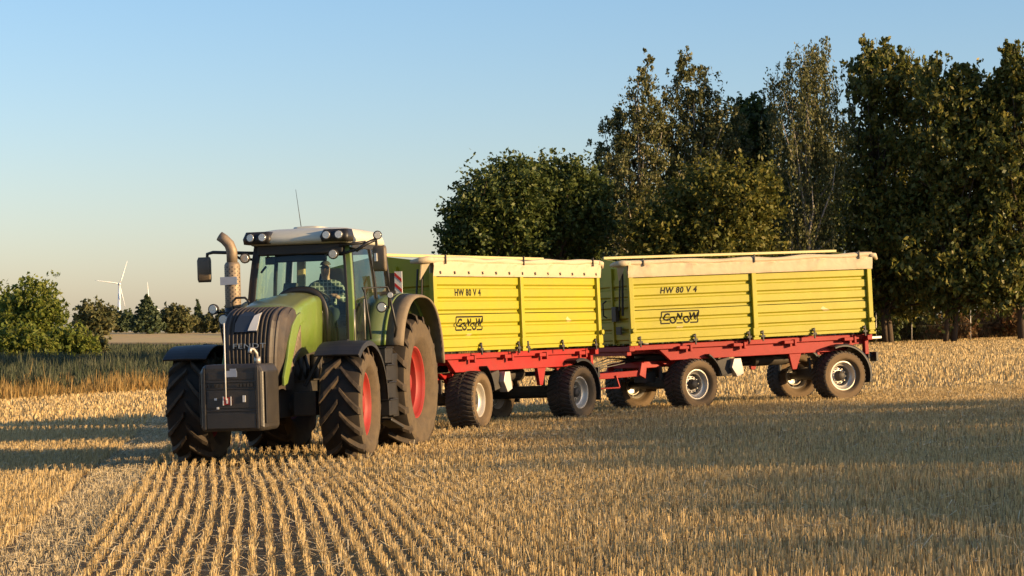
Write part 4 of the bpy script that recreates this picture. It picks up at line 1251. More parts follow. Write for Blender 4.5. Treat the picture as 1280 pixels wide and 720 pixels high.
    exo = ex.build('exhaust', [M['exhaust'], M['black']], T)
    hl = MB()
    for i in range(9):
        for k in range(9):
            a = R(-80 + 20 * k); z = 2.36 + .062 * i + (.03 if k % 2 else 0)
            d = Vector((math.cos(a), math.sin(a), 0)); p = Vector((E.x, E.y, z))
            hl.tube([p + d * .1165, p + d * .1195], .011, 6)
    hl.build('perforation', M['black'], exo)
    pl = MB(); pl.box((2.16, -.98, 2.68), (.012, .26, .12), rot=(0, 0, R(4))); po = pl.build('number_plate', M['plate'], T, .004)
    pb = MB(); pb.box((2.168, -1.095, 2.68), (.006, .03, .115), rot=(0, 0, R(4))); pb.build('plate_band', M['plateblue'], po)
    # lamps and bracket on the right handrail
    br = MB()
    br.tube([(2.25, -.72, 1.72), (2.25, -.88, 2.1), (2.25, -.90, 2.36), (2.25, -.84, 2.42), (2.25, -.70, 2.42), (2.25, -.64, 2.36), (2.25, -.64, 2.1)], .018, 6)
    br.tube([(2.25, -.90, 2.2), (2.3, -1.12, 2.22)], .016, 6); br.tube([(2.25, -1.05, 1.75), (2.26, -1.1, 2.1)], .018, 6)
    br.build('lamp_bracket', M['black'], T)
    lamp(T, (2.36, -1.16, 2.26), .075, (1, -.1, 0)); lamp(T, (2.36, -1.0, 2.10), .082, (1, -.05, 0))
    # left door handrail, indicator lamps, warning board
    hr = MB()
    hr.tube([(1.55, 1.02, 1.75), (1.62, 1.02, 2.0), (1.62, .96, 2.46), (1.60, .92, 2.52), (1.5, 1.28, 2.52), (1.48, 1.30, 2.46), (1.46, 1.28, 2.2)], .016, 8)
    hr.tube([(1.46, 1.30, 2.38), (1.2, 1.32, 1.9), (1.15, 1.25, 1.66)], .02, 8)
    hr.build('handrail', M['black'], T)
    lamp(T, (1.62, 1.22, 2.22), .075, (1, .1, 0), .06, 'indicator_lamp'); lamp(T, (1.52, 1.33, 2.40), .05, (1, .2, 0), .06, 'indicator_lamp')
    for q_ in ([(1.86, .86, 1.72), (1.84, .86, 2.2)], [(1.72, .98, 1.75), (1.72, .98, 2.35)]):
        mr = MB(); mr.tube(q_, .011, 6); mr.build('grab_rod', M['steel'], T)
    wb = MB(); wb.box((.25, 1.10, 2.62), (.02, .12, .34)); wo2 = wb.build('warning_board', M['white'], T)
    for k, (za, zb) in enumerate(((2.46, 2.56), (2.62, 2.72))):
        q = MB(); q.prism([(1.045, zb), (1.045, zb + .055), (1.155, za + .055), (1.155, za)], 0, .261, .264)
        q.build('stripe', M['signred'], wo2)
    wb2 = MB(); wb2.box((.25, 1.0, 2.60), (.03, .08, .34)); wb2.bar((.22, 1.02, 2.3), (.22, 1.02, 2.7), .03, .03); wb2.bar((.3, .8, 2.46), (.24, 1.05, 2.47), .05, .05); wb2.build('board_bracket', M['black'], T)
    # interior: seat, steering column and wheel, armrest terminal
    se = MB(); se.box((.45, 0, 2.08), (.52, .52, .14)); se.box((.45, 0, 1.85), (.4, .4, .4)); se.build('seat', M['seat'], T, .05)
    sb = MB(); sb.loft([rrect(.12, .26, -.26, .26, 2.12, .06), rrect(.08, .22, -.27, .27, 2.5, .06), rrect(.03, .16, -.22, .22, 2.80, .06), rrect(.02, .12, -.14, .14, 2.88, .05)], True, True, True); sb.build('seat_backrest', M['seat'], T)
    sw = MB()
    c0 = Vector((1.02, 0, 2.40)); ax = Vector((-.5, 0, .86)).normalized(); u = Vector((0, 1, 0)); v2 = ax.cross(u)
    ring = [c0 + (u * math.cos(a) + v2 * math.sin(a)) * .21 for a in [2 * math.pi * k / 24 for k in range(25)]]
    sw.tube(ring, .018, 8, caps=False)
    for a in (R(90), R(210), R(330)): sw.tube([c0, c0 + (u * math.cos(a) + v2 * math.sin(a)) * .21], .014, 6)
    sw.tube([c0, c0 - ax * .35, c0 - ax * .8], [.04, .05, .09], 10); sw.build('steering_wheel', M['black'], T)
    tm = MB(); tm.box((.98, -.42, 2.55), (.06, .24, .20), rot=(0, R(-15), R(-15))); tm.box((.75, -.40, 2.32), (.5, .14, .10)); tm.tube([(.9, -.42, 2.33), (.97, -.42, 2.5)], .02, 6); tm.build('terminal', M['interior'], T, .015); tm = MB(); tm.box((1.1, -.25, 2.22), (.3, .2, .25)); tm.build('console', M['interior'], T, .015)
    im = MB(); im.box((1.58, -.52, 2.98), (.03, .16, .12)); im.tube([(1.55, -.60, 3.1), (1.57, -.52, 2.98)], .015, 6); im.tube([(1.55, -.6, 2.9), (1.57, -.68, 2.8)], .02, 6); im.build('inner_mirror', M['black'], T, .01)
    return T
TR = build_tractor()

# ------------------------------------------------------------------ the driver
def build_driver():
    root = empty('person', TR.matrix_world @ Matrix.Translation((0.45, 0, 2.15)))
    tag(root, 'man in a checked shirt and dark glasses, sitting at the wheel in the tractor cab', 'person')
    def skin(name, V, E, rad, m, rootv=0, sub=1):
        me = bpy.data.meshes.new(name); me.from_pydata(V, E, []); me.update(); me.materials.append(m)
        o = bpy.data.objects.new(name, me); COL.objects.link(o); o.parent = root
        md = o.modifiers.new('skin', 'SKIN'); md.use_smooth_shade = True
        for i, r in enumerate(rad):
            me.skin_vertices[0].data[i].radius = (r, r) if not isinstance(r, tuple) else r
        me.skin_vertices[0].data[rootv].use_root = True
        sd = o.modifiers.new('sub', 'SUBSURF'); sd.levels = sub; sd.render_levels = sub
        return o
    V, E, Rr = [], [], []
    def v(p, r, par=None):
        V.append(p); Rr.append(r); i = len(V) - 1
        if par is not None: E.append((par, i))
        return i
    # body (skin colour): trunk core, neck, head, arms, hands, legs
    pel = v((0, 0, .06), .12)
    sp = v((-.05, 0, .22), .12, pel); ch = v((-.07, 0, .40), .13, sp); nb = v((-.05, 0, .52), .055, ch); nk = v((-.03, 0, .60), .052, nb)
    h1 = v((-.005, 0, .68), .078, nk); h2 = v((.0, 0, .76), .092, h1); h3 = v((-.01, 0, .83), .070, h2)
    ns = v((.095, .012, .735), .018, h2)
    for s in (1, -1):
        sh = v((-.05, s * .19, .47), .045, nb)
        el = v((.18, s * .30, .26), .045, sh); wr = v((.46, s * .19, .30), .032, el)
        pm = v((.53, s * .17, .315), .036, wr)
        for k in range(4):
            a = v((.575, s * (.145 + .022 * k), .335 - .004 * k), .0095, pm); b = v((.600, s * (.145 + .022 * k), .325 - .006 * k), .0085, a); v((.598, s * (.147 + .022 * k), .300), .0075, b)
        t1 = v((.535, s * .125, .335), .012, pm); v((.57, s * .112, .335), .009, t1)
        hp = v((.08, s * .11, .04), .092, pel); kn = v((.46, s * .17, .05), .065, hp); an = v((.56, s * .16, -.36), .045, kn); v((.70, s * .16, -.42), .04, an)
    skin('body', V, E, Rr, M['skin'])
    # shirt
    V, E, Rr = [], [], []
    b0 = v((-.02, 0, .04), (.17, .16)); b1 = v((-.05, 0, .22), (.18, .155), b0); b2 = v((-.07, 0, .40), (.20, .15), b1); b3 = v((-.055, 0, .51), (.17, .12), b2); v((-.045, 0, .585), .07, b3)
    for s in (1, -1):
        sh = v((-.05, s * .20, .47), .10, b3); el = v((.17, s * .30, .26), .068, sh); v((.41, s * .205, .295), .05, el)
    skin('shirt', V, E, Rr, M['shirt'])
    V, E, Rr = [], [], []
    p0 = v((-.02, 0, .04), .14)
    for s in (1, -1):
        hp = v((.10, s * .11, .05), .108, p0); kn = v((.46, s * .17, .06), .08, hp); v((.55, s * .16, -.32), .06, kn)
    skin('trousers', V, E, Rr, M['trousers'])
    # hair cap, ears hint, dark glasses
    hr = MB()
    secs = []
    for k in range(7):
        a = R(8 + 82 * k / 6); r = math.cos(a)
        secs.append([(-.066 + .080 * r * math.cos(t), .087 * r * math.sin(t), .800 + .078 * math.sin(a)) for t in [2 * math.pi * j / 16 for j in range(16)]])
    hr.loft(secs, True, True, True); hr.build('hair', M['hair'], root)
    gs = MB()
    for s in (1, -1):
        gs.loft([rrect(-.028, .028, -.02, .02, 0, .012, 3), rrect(-.028, .028, -.02, .02, .012, .012, 3)], True, True, False)
    G = gs
    G2 = MB()
    for s in (1, -1):
        poly = [(s * .036 + .032 * math.cos(t), .765 + .022 * math.sin(t)) for t in [2 * math.pi * j / 12 for j in range(12)]]
        G2.prism(poly, 0, .083, .093)
        G2.bar((.088, s * .066, .772), (-.01, s * .09, .772), .006, .008)
    G2.bar((.09, -.01, .77), (.09, .01, .77), .006, .008)
    G2.build('sunglasses', M['glasses'], root)
    root.matrix_world = TR.matrix_world @ Matrix.Translation((0.45, -.02, 2.12)) @ Matrix.Rotation(R(14), 4, 'Z')
build_driver()

# ------------------------------------------------------------------ the trailers
def build_trailer(name_label, corner, phi, dolly_turn, tilt_a, tilt_b, lettering_shear, bare_hooks, dz):
    L, W = 5.7, 2.5
    f = (-math.cos(phi), -math.sin(phi))
    left = (-f[1], f[0])
    cx = corner[0] - f[0] * L / 2 - left[0] * W / 2; cy = corner[1] - f[1] * L / 2 - left[1] * W / 2
    T = empty('trailer', slope_matrix(cx, cy, f, dz, tilt_a, tilt_b))
    tag(T, name_label, 'trailer', 'yellow tipping trailers drawn by the tractor')
    ZB, ZT = 1.42, 2.77
    X1, X0 = L / 2, -L / 2
    hw = W / 2
    # --- box: floor, inner lining
    fl = MB(); fl.box((0, 0, ZB + .05), (L - .12, W - .16, .08)); fl.build('floor', M['yellow'], T, fixn=False)
    # posts
    def post(x, y, z0, z1, wx=.105, wy=.10):
        p = MB(); s = 1 if y > 0 else -1
        p.box((x, y, (z0 + z1) / 2), (wx, wy, z1 - z0)); p.box((x, y + s * .02, z0 + .16), (wx + .05, wy * .8, .16)); p.box((x, y + s * .03, z0 + .02), (wx + .07, wy * .7, .05))
        if abs(x) > 1: p.tube([(x - math.copysign(.0, x), y + s * .07, z0 + .30), (x, y + s * .115, z0 + .30)], .05, 10)
        return p.build('post', M['yellow'], T, .01)
    for s in (1, -1):
        post(X1 - .05, s * (hw - .05), ZB - .03, ZT + .05); post(X0 + .05, s * (hw - .05), ZB - .03, ZT + .05); post(-.02, s * (hw - .05), ZB - .03, ZT + .05)
    # corrugated drop sides
    def ribs(z0, z1, nr):
        """outer profile (offset, z) of a board with nr broad ribs"""
        out = [(0.0, z0), (.022, z0), (.022, z0 + .012)]
        p = (z1 - z0) / nr
        for k in range(nr):
            a = z0 + p * k
            out += [(.0, a + p * .04), (.0, a + p * .20), (.040, a + p * .34), (.040, a + p * .95)]
        out += [(.022, z1 - .02), (.022, z1), (0.0, z1)]
        return out
    zm = (ZB + ZT) / 2
    for s in (1, -1):
        for (xa, xb) in ((.04, X1 - .11), (X0 + .11, -.08)):
            p = MB()
            for (z0, z1) in ((ZB + .015, zm - .008), (zm + .008, ZT)):
                pr = ribs(z0, z1, 3)
                y0 = hw - .095
                poly = [(s * (y0 + o), z) for o, z in pr] + [(s * (y0 - .03), z1), (s * (y0 - .03), z0)]
                # extrude along x: polygon in (y, z)
                p.prism(poly, 0, xa, xb)
            po = p.build('side_panel', M['yellow'], T)
            # hinges and catches
            for x in (xa + .10, (xa + xb) / 2, xb - .10):
                hg = MB(); hg.bar((x, s * (hw - .03), ZB + .15), (x, s * (hw - .02), ZB - .07), .03, .03, up=(1, 0, 0)); hg.box((x, s * (hw - .035), ZB + .03), (.10, .05, .045)); hg.box((x + .03, s * (hw - .02), ZB + .11), (.05, .03, .03))
                hg.build('hinge', M['chassis'], po, .004)
    # front and rear walls with gable
    for end, xe, peak in ((1, X1, 3.19), (-1, X0, 3.17)):
        p = MB()
        for (z0, z1) in ((ZB + .015, zm), (zm, ZT - .02)):
            pr = ribs(z0, z1, 3)
            x0 = xe - end * .07
            poly = [(x0 + end * o, z) for o, z in pr] + [(x0 - end * .03, z1), (x0 - end * .03, z0)]
            p.prism([(q[0], q[1]) for q in poly], 1, -hw + .10, hw - .10)
        # gable
        gpoly = [(-hw + .1, ZT - .02), (hw - .1, ZT - .02), (hw - .1, 3.02), (0, peak), (-hw + .1, 3.02)]
        p.prism(gpoly, 0, xe - end * .10, xe - end * .05)
        for y in (-.42, .42): p.box((xe - end * .02, y, (ZB + ZT) / 2 + .1), (.05, .07, ZT - ZB + .2))
        p.build('front_wall' if end > 0 else 'rear_wall', M['yellow'], T, fixn=True)
    # fittings on the front wall
    for nm, q in (('tool_box', MB().box((X1 + .03, .62, ZB + .62), (.08, .20, .30))), ('sign_plate', MB().box((X1 + .03, .75, ZB + .28), (.03, .22, .16))), ('crank_rod', MB().bar((X1 + .04, .95, 2.9), (X1 + .06, .88, 2.1), .03, .03)),
                  ('tarpaulin_belt', MB().bar((X1 + .04, 1.05, 2.85), (X1 + .05, 1.0, 2.0), .02, .05)), ('grab_handle', MB().tube([(X1 + .02, .20, ZB + .9), (X1 + .1, .20, ZB + .85), (X1 + .1, .20, ZB + .6), (X1 + .02, .2, ZB + .55)], .018, 6))):
        q.build(nm, M['chassis'], T, .006)
    # interior upper lining boards (side extensions hidden by the tarp)
    for s in (1, -1):
        e = MB(); e.box((0, s * (hw - .10), ZT + .13), (L - .2, .04, .26)); e.build('extension_board', M['yellow'], T)
    # --- tarpaulin rolled up along the near (left) side
    gg = np.random.default_rng(int(abs(cx) * 100))
    rows = []
    nx = 150
    prof = [(.022, ZT - .01), (.026, ZT + .03), (.026, ZT + .10), (.03, ZT + .17), (.034, ZT + .215), (.03, ZT + .225)]
    roll = [(.052 * math.cos(a), .052 * math.sin(a)) for a in [R(-70 + 300 * k / 12) for k in range(13)]]
    ph = gg.uniform(0, 6, 12)
    for i in range(nx + 1):
        x = X1 + .02 - (L + .04) * i / nx
        row = []
        wob = lambda z, k: .022 * math.sin(x * 7 + ph[k] + z * 16) * math.sin(x * 2.3 + ph[k + 1]) + .014 * math.sin(x * 19 + ph[k + 2] + z * 22) * math.sin(x * 3.1 + ph[k + 3])
        sag = .012 * math.sin(x * 1.3 + ph[5]) + .010 * math.sin(x * 4.1 + ph[6])
        for j, (o, z) in enumerate(prof):
            row.append((x, hw + o - .01 + abs(wob(z, 0)) * (0.3 + j * .25) * (j > 0), z + sag * (j > 3)))
        for k, (dy, dz_) in enumerate(roll):
            row.append((x, hw - .005 + dy * (1 + .12 * math.sin(x * 6 + k + ph[7])), ZT + .275 + sag + dz_ * (1 + .15 * math.sin(x * 5 + ph[8]))))
        rows.append(row)
    tp = MB(); tp.loft(rows, False, False, True)
    # inner lap so that the cloth has a back
    tp.box((0, hw - .075, ZT + .14), (L, .012, .26))
    # the loose end sticking out over the front, with a hanging flap
    ze = ZT + .275
    tp.tube([(X1 - .05, hw, ze), (X1 + .12, hw - .02, ze + .005), (X1 + .22, hw - .12, ze - .01), (X1 + .24, hw - .30, ze - .02)], [.055, .065, .06, .03], 10)
    tp.add([(X1 + .05, hw - .02, ze - .02), (X1 + .2, hw - .12, ze - .05), (X1 + .12, hw - .22, ze - .34), (X1 + .11, hw - .20, ze - .34), (X1 + .19, hw - .10, ze - .05), (X1 + .04, hw + .0, ze - .02)], [(0, 1, 2), (5, 3, 4), (0, 2, 3, 5), (1, 4, 3, 2)])
    tp.tube([(X0 + .05, hw, ze), (X0 - .10, hw - .01, ze - .01), (X0 - .16, hw - .03, ze - .09)], [.055, .06, .03], 10)
    to = tp.build('tarpaulin', M['tarp'], T)
    for x in (X1 - .32, -.02, X0 + .32):
        sv = MB(); sv.box((x, hw + .055, ZT + .29), (.022, .03, .17)); sv.build('tarpaulin_strap', M['chassis'], to)
    if bare_hooks:
        for k in range(13):
            x = X1 - .18 - k * (L - .36) / 12
            sv = MB(); sv.box((x, hw + .03, ZT + .055), (.03, .022, .05), rot=(0, R(20), 0)); sv.build('hook', M['chassis'], to)
    # ridge bar
    rb = MB(); rb.bar((X1 - .05, 0, 3.21), (X0 + .08, 0, 3.20), .06, .055); rb.build('ridge_bar', M['cream'], T, .008)
    # --- lettering on the front panel (both sides)
    for s in (1, -1):
        rt = (-s, 0, 0)
        lev = [(o, z) for (z0, z1) in ((ZB + .015, zm - .008), (zm + .008, ZT)) for o, z in ribs(z0, z1, 3)]
        lz = np.array([q[1] for q in lev]); lo = np.array([q[0] for q in lev])
        def conform(me):
            import bmesh
            bm = bmesh.new(); bm.from_mesh(me)
            for z in lz:
                bmesh.ops.bisect_plane(bm, geom=bm.verts[:] + bm.edges[:] + bm.faces[:], plane_co=(0, 0, float(z)), plane_no=(0, 0, 1))
            for v in bm.verts:
                v.co.y = s * (hw - .095 + float(np.interp(v.co.z, lz, lo)) + .0025)
            bm.to_mesh(me); bm.free(); me.update()
        def put(txt, size, px, pz, xs=1.0, sh=0.0, off=0.0, nm='lettering'):
            me = text_mesh(txt, size, 0.0, sh, xs, off)
            o = place_mesh(nm, me, M['ink'], T, basis(rt, (0, 0, 1), (px, s * hw, pz)))
            conform(o.data)
        xx = 1.72 if s > 0 else 1.15
        put('HW 80 V 4', .165, xx, zm + .008 + (ZT - zm - .008) / 3 * 1.65, .98, lettering_shear, .006)
        # CONOW with lowered Os in an open frame
        k = -s
        zc = ZT - .865
        for ch, dx, dz_, sz in (('C', -.30, .02, .20), ('O', -.155, -.045, .19), ('N', 0, .03, .17), ('O', .155, -.045, .19), ('W', .32, .02, .20)):
            put(ch, sz, xx + k * dx, zc + dz_, 1.0, .12, .009)
        fr = MB(); t = .014
        def seg(x0, z0, x1, z1):
            a = Vector((xx + k * x0, s * hw, zc + z0)); b = Vector((xx + k * x1, s * hw, zc + z1)); d = (b - a).normalized(); n_ = Vector((-d.z, 0, d.x)) * t
            fr.add([a - n_, b - n_, b + n_, a + n_], [(0, 1, 2, 3)])
        seg(-.43, -.10, -.22, -.10); seg(-.43, -.10, -.40, .135); seg(-.40, .135, .45, .135); seg(.45, .135, .41, -.10); seg(.24, -.10, .41, -.10); seg(-.07, -.10, .07, -.10)
        fo = fr.build('logo_frame', M['ink'], T); conform(fo.data)
        sm = MB(); sm.add([(xx - .075, s * hw, zc - .21), (xx + .075, s * hw, zc - .21), (xx + .075, s * hw, zc - .17), (xx - .075, s * hw, zc - .17)], [(0, 1, 2, 3)]); so_ = sm.build('sticker', M['cream'], T); conform(so_.data)
        s2 = MB(); s2.add([(-1.6, s * hw, zc + .06), (-1.68, s * hw, zc + .01), (-1.75, s * hw, zc + .0), (-1.85, s * hw, zc + .02), (-1.72, s * hw, zc + .07), (-1.66, s * hw, zc + .11)], [(0, 1, 2, 3, 4, 5)])
        so_ = s2.build('sticker', M['cream'], T); conform(so_.data)
    # --- chassis
    fr = MB()
    for s in (1, -1):
        fr.box((0, s * .98, ZB - .085), (L - .1, .08, .10))
        fr.prism([(1.85, 1.05), (-2.1, 1.05), (-2.55, 1.18), (-2.75, 1.18), (-2.75, 1.33), (2.15, 1.33)], 1, s * .90 - .05, s * .90 + .05)
        fr.prism([(-.95, 1.05), (-1.25, 1.05), (-1.12, .72), (-1.02, .72)], 1, s * .88 - .04, s * .88 + .04)
        fr.prism([(-1.75, 1.06), (-2.45, 1.10), (-2.2, .80), (-1.95, .80)], 1, s * .80 - .03, s * .80 + .03)
        fr.box((2.4, s * .7, ZB - .16), (.8, .08, .08))
    for x in (2.75, 1.9, .9, -.2, -1.2, -2.2, -2.72): fr.box((x, 0, 1.25), (.10, 1.8, .13))
    fr.box((2.80, 0, ZB - .10), (.12, 2.3, .10)); fr.box((-2.80, 0, ZB - .10), (.12, 2.3, .12))
    fr.box((-2.78, .98, 1.12), (.09, .12, .32)); fr.box((-2.78, -.98, 1.12), (.09, .12, .32))
    # brackets for tipping joints
    for x in (1.6, .35, -.85, -2.3):
        for s in (1, -1):
            fr.box((x, s * 1.04, 1.30), (.22, .16, .07)); fr.box((x - .16, s * 1.06, 1.28), (.05, .12, .14))
    fr.build('frame', M['red'], T, .01)
    # dark under-gear: tipping ram, tanks, rear axle, springs
    ug = MB()
    ug.tube([(.6, 0, .62), (.2, 0, 1.3)], .11, 12); ug.tube([(-2.1, -.95, .535), (-2.1, .95, .535)], .085, 12); ug.box((-2.1, 0, .62), (.22, 1.2, .14))
    for s in (1, -1):
        for k in range(4): ug.box((-2.1, s * .62, .64 + .022 * k), (1.0 - .2 * k, .08, .018))
        ug.box((-1.6, s * .62, .80), (.05, .07, .28)); ug.box((-2.58, s * .62, .80), (.05, .07, .28))
    ug.tube([(-.4, .35, .95), (-1.2, .35, .95)], .13, 12); ug.tube([(-.4, -.35, .95), (-1.2, -.35, .95)], .13, 12)
    ug.box((.1, .0, .8), (.5, .7, .3)); ug.tube([(1.5, .2, 1.0), (.4, .3, .92), (-1.6, .2, .9)], .02, 6); ug.tube([(1.5, -.2, 1.02), (.4, -.3, .86), (-1.6, -.2, .85)], .02, 6)
    ug.box((.62, .88, .86), (.30, .24, .34), rot=(0, R(12), 0)); ug.box((.62, -.88, .86), (.30, .24, .34))
    ug.build('under_gear', M['chassis'], T, .01)
    for s in (1, -1):
        wc = MB(); wc.prism([(.46, 1.02), (.30, 1.02), (.24, .70), (.40, .64), (.52, .84)], 1, s * 1.02 - .09, s * 1.02 + .09)
        wc.build('wheel_chock', M['galv'], T, .01)
    rl = MB()
    for s in (1, -1): rl.bar((-2.9, s * .80, .92), (-3.02, s * .92, .92), .05, .05); rl.box((-3.02, s * .92, .90), (.06, .26, .20)); rl.bar((-2.85, s * .75, .92), (-3.0, s * .8, .92), .05, .05)
    rl.box((-2.90, 0, .92), (.08, 1.9, .09))
    rl.build('rear_bumper', M['black'], T, .01)
    # ladder-like tarpaulin platform rail in front
    # fenders
    def fender(parent, x, s, a0, a1, z=.535, yc=.95, Rf=.64):
        f_ = MB(); secs = []
        for k in range(15):
            a = R(a0 + (a1 - a0) * k / 14); c, sn = math.cos(a), math.sin(a)
            secs.append([(x + Rf * c, s * yc - .29, z + Rf * sn), (x + (Rf + .03) * c, s * yc - .27, z + (Rf + .03) * sn), (x + (Rf + .03) * c, s * yc + .27, z + (Rf + .03) * sn), (x + Rf * c, s * yc + .29, z + Rf * sn), (x + (Rf - .03) * c, s * yc + .29, z + (Rf - .03) * sn), (x + (Rf - .015) * c, s * yc, z + (Rf - .015) * sn)])
        f_.loft(secs, True, True, False)
        f_.build('fender', M['black'], parent, .004)
    for s in (1, -1):
        fender(T, -2.1, s, 70, 195)
        wheel(T, 'trailer', (-2.1, s * .95, .535), s, 0, random.random())
    # --- steered front axle: turntable, dolly frame, drawbar
    DX = 1.62
    DR = Matrix.Translation((DX, 0, 0)) @ Matrix.Rotation(dolly_turn, 4, 'Z')
    def dbuild(mb, name, m, bev=.01):
        mb.v = [tuple(DR @ Vector(p)) for p in mb.v]
        return mb.build(name, m, T, bev)
    tt = MB(); tt.tube([(0, 0, 1.05), (0, 0, 1.17)], .52, 28); dbuild(tt, 'turntable', M['chassis'])
    d = MB()
    for s in (1, -1):
        d.box((.12, s * .48, .98), (1.5, .09, .13)); d.prism([(-.5, 1.04), (.55, 1.04), (.12, .84), (-.12, .84)], 1, s * .60 - .03, s * .60 + .03)
        d.prism([(.80, 1.03), (.95, 1.03), (1.02, .78), (.86, .70)], 1, s * .52 - .03, s * .52 + .03)
        d.prism([(-.1, 1.03), (.1, 1.22), (.3, 1.03)], 1, s * .72 - .02, s * .72 + .02)
    d.box((.85, 0, .98), (.10, 1.0, .12)); d.box((-.55, 0, .98), (.10, 1.0, .12)); d.box((.1, 0, 1.0), (.3, 1.5, .09))
    dbuild(d, 'steering_frame', M['red'])
    ax = MB(); ax.tube([(0, -.95, .535), (0, .95, .535)], .085, 12); ax.box((0, 0, .62), (.2, 1.2, .14))
    for s in (1, -1):
        for k in range(4): ax.box((0, s * .6, .64 + .022 * k), (.95 - .2 * k, .08, .018))
        ax.tube([(.1, s * .3, .62), (.1, s * .3, .8)], .08, 10)
        ax.box((.5, s * .6, .80), (.05, .07, .26)); ax.box((-.48, s * .6, .80), (.05, .07, .26))
    ax.box((.55, .15, .72), (.28, .35, .22))
    dbuild(ax, 'front_axle', M['chassis'])
    db = MB()
    for s in (1, -1): db.bar((.92, s * .48, .82), (2.35, s * .07, .78), .09, .12)
    db.bar((2.2, 0, .78), (2.75, 0, .78), .10, .12); db.box((1.25, 0, .82), (.10, .72, .10)); db.tube([(2.70, 0, .78), (2.80, .04, .78), (2.86, 0, .78), (2.80, -.04, .78), (2.72, 0, .78)], .03, 8)
    for s in (1, -1): db.bar((1.5, s * .38, .80), (1.42, s * .38, .55), .03, .03); db.bar((1.9, s * .28, .80), (1.86, s * .28, .55), .03, .03); db.bar((1.42, s * .38, .55), (1.86, s * .28, .55), .03, .03)
    dbuild(db, 'drawbar', M['red'])
    ho = MB()
    for k in range(4): ho.tube([(.5, .1 - .07 * k, 1.1), (1.3, .12 - .07 * k, 1.0 + .05 * k), (2.2, .1 - .06 * k, .9), (2.9, .1 - .07 * k, 1.05)], .016, 6)
    dbuild(ho, 'brake_hose', M['black'])
    for s in (1, -1):
        p = DR @ Vector((0, s * .95, .535))
        wheel(T, 'trailer', tuple(p), s, dolly_turn, random.random())
        f_ = MB(); Rf = .66; secs = []
        for k in range(9):
            a = R(118 + 50 * k / 8); c, sn = math.cos(a), math.sin(a)
            secs.append([(Rf * c, s * .95 - .26, .535 + Rf * sn), ((Rf + .03) * c, s * .95 - .25, .535 + (Rf + .03) * sn), ((Rf + .03) * c, s * .95 + .25, .535 + (Rf + .03) * sn), (Rf * c, s * .95 + .26, .535 + Rf * sn)])
        f_.loft(secs, True, True, False)
        dbuild(f_, 'fender', M['black'], .004)
    # ladder platform bar at the rear, pale in the light
    pb = MB(); pb.bar((X0 - .02, .9, 1.30), (X0 - .42, .78, 1.30), .10, .05); pb.bar((X0 - .42, .78, 1.30), (X0 - .50, .3, 1.27), .10, .05); pb.build('rear_step', M['galv'], T, .006)
    return T
build_trailer('front yellow tipping trailer coupled straight behind the tractor', (-1.26, 38.3), R(57), R(12), .043, -.009, .0, True, 0.0)
build_trailer('rear yellow tipping trailer, last in the train, coupled behind the other trailer', (2.47, 44.0), R(23), R(14), .047, 0.0, .18, False, 0.0)

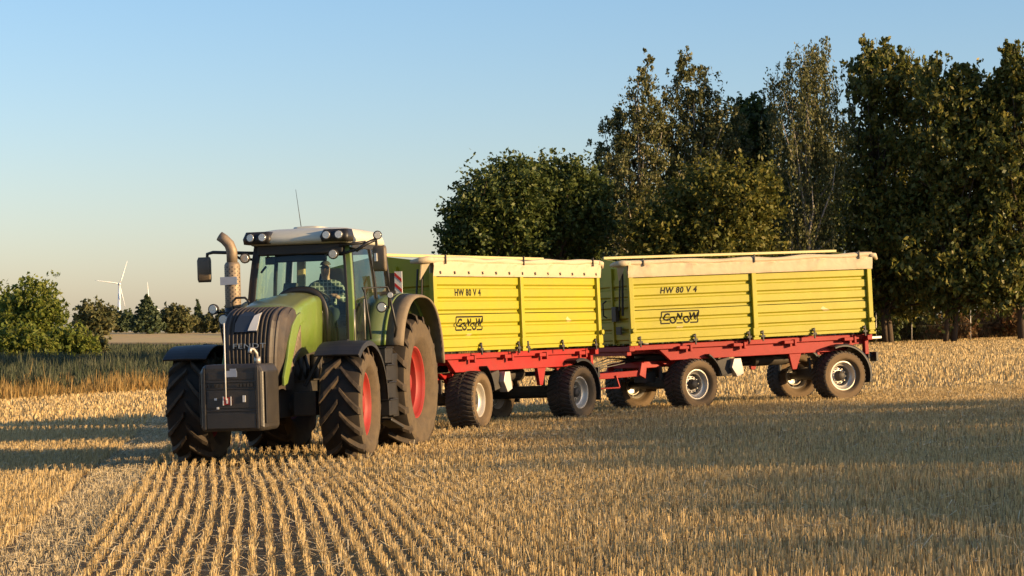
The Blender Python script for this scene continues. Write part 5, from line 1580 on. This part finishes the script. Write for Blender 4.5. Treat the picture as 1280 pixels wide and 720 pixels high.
# ------------------------------------------------------------------ wind turbines
def turbine(label, px, hub_py, d, blade, angs, yaw, tower_h):
    x, y = at(px, d); zh = (415 - hub_py) / FPX * d + CAM_Z
    T = empty('wind_turbine', Matrix.Translation((x, y, zh - tower_h)) @ Matrix.Rotation(yaw, 4, 'Z'))
    tag(T, label, 'wind turbine', 'wind turbines on the horizon')
    H = tower_h
    t = MB(); t.tube([(0, 0, -12), (0, 0, H * .5), (0, 0, H - 1.5)], [3.2, 2.5, 1.7], 24); t.build('tower', M['turbine'], T)
    n = MB(); n.loft([[(a * w_, yy, H + b * w_) for a, b in ((-1, -1), (1, -1), (1.1, .6), (.6, 1), (-.6, 1), (-1.1, .6))] for yy, w_ in ((7, 1.2), (5, 1.9), (-2.5, 2.1), (-4, 1.7))], True, True, False); n.build('nacelle', M['turbine'], T, .2)
    hb = MB(); hb.lathe([(1.9, -4), (1.9, -5.5), (1.3, -7), (0, -7.6)], 20, M=Matrix.Translation((0, 0, H))); ho = hb.build('hub', M['turbine'], T)
    for a in angs:
        b = MB(); secs = []
        for k in range(9):
            r = 1.5 + (blade - 1.5) * k / 8; c = [1.1, 2.2, 2.3, 2.0, 1.7, 1.4, 1.1, .8, .25][k]; tw = R(25 * (1 - k / 8) + 4); th = c * (.45 if k == 0 else .17)
            u = Vector((math.sin(a), 0, math.cos(a))); sdir = Vector((math.cos(a), 0, -math.sin(a)))
            cd = sdir * math.cos(tw) + Vector((0, -1, 0)) * math.sin(tw); nd = Vector((0, -1, 0)) * math.cos(tw) - sdir * math.sin(tw)
            o = Vector((0, -5.4, H)) + u * r
            secs.append([tuple(o + cd * (-.3 * c)), tuple(o + nd * th * .5), tuple(o + cd * (.7 * c)), tuple(o - nd * th * .5)])
        b.loft(secs, True, True, True); b.build('blade', M['turbine'], T)
turbine('white wind turbine with its whole tower and rotor showing above the far trees', 149, 355, 3650, 41, (R(18), R(-82), R(166)), R(14), 84)
turbine('white wind turbine of which one upright blade shows above the broad spruce', 185.5, 381, 4700, 50, (R(-4), R(116), R(236)), R(20), 84)

# ------------------------------------------------------------------ chain-link fence at the right
def fence():
    P = [(1095, 112.5), (1139.5, 111.6), (1213, 112.2), (1290, 112.6), (1370, 113)]
    pts = [at(*p) for p in P]
    T = empty('chain_link_fence', Matrix.Translation((pts[1][0], pts[1][1], gz(*pts[1]))))
    tag(T, 'chain-link fence on slim steel posts in front of the right-hand cherry trees', 'fence')
    ox, oy, oz = T.location
    for i, (x, y) in enumerate(pts):
        b = MB(); z = gz(x, y); b.tube([(x - ox, y - oy, z - oz - .1), (x - ox, y - oy, z - oz + (2.15 if i == 1 else 1.75))], .028, 8); b.build('post', M['post'], T)
    w = MB()
    for i in range(len(pts) - 1):
        a = Vector((*pts[i], gz(*pts[i]))) - T.location; b = Vector((*pts[i + 1], gz(*pts[i + 1]))) - T.location
        n = 26
        for k in range(n):
            for s in (0, 1):
                p = a.lerp(b, k / n); q = a.lerp(b, min(1, (k + 6) / n))
                z0, z1 = (.05, 1.65) if s == 0 else (1.65, .05)
                w.bar(p + Vector((0, 0, z0)), q + Vector((0, 0, z1)), .003, .003)
        for z in (.05, .85, 1.66): w.bar(a + Vector((0, 0, z)), b + Vector((0, 0, z)), .008, .008)
    w.build('netting', M['chassis'], T)
fence()
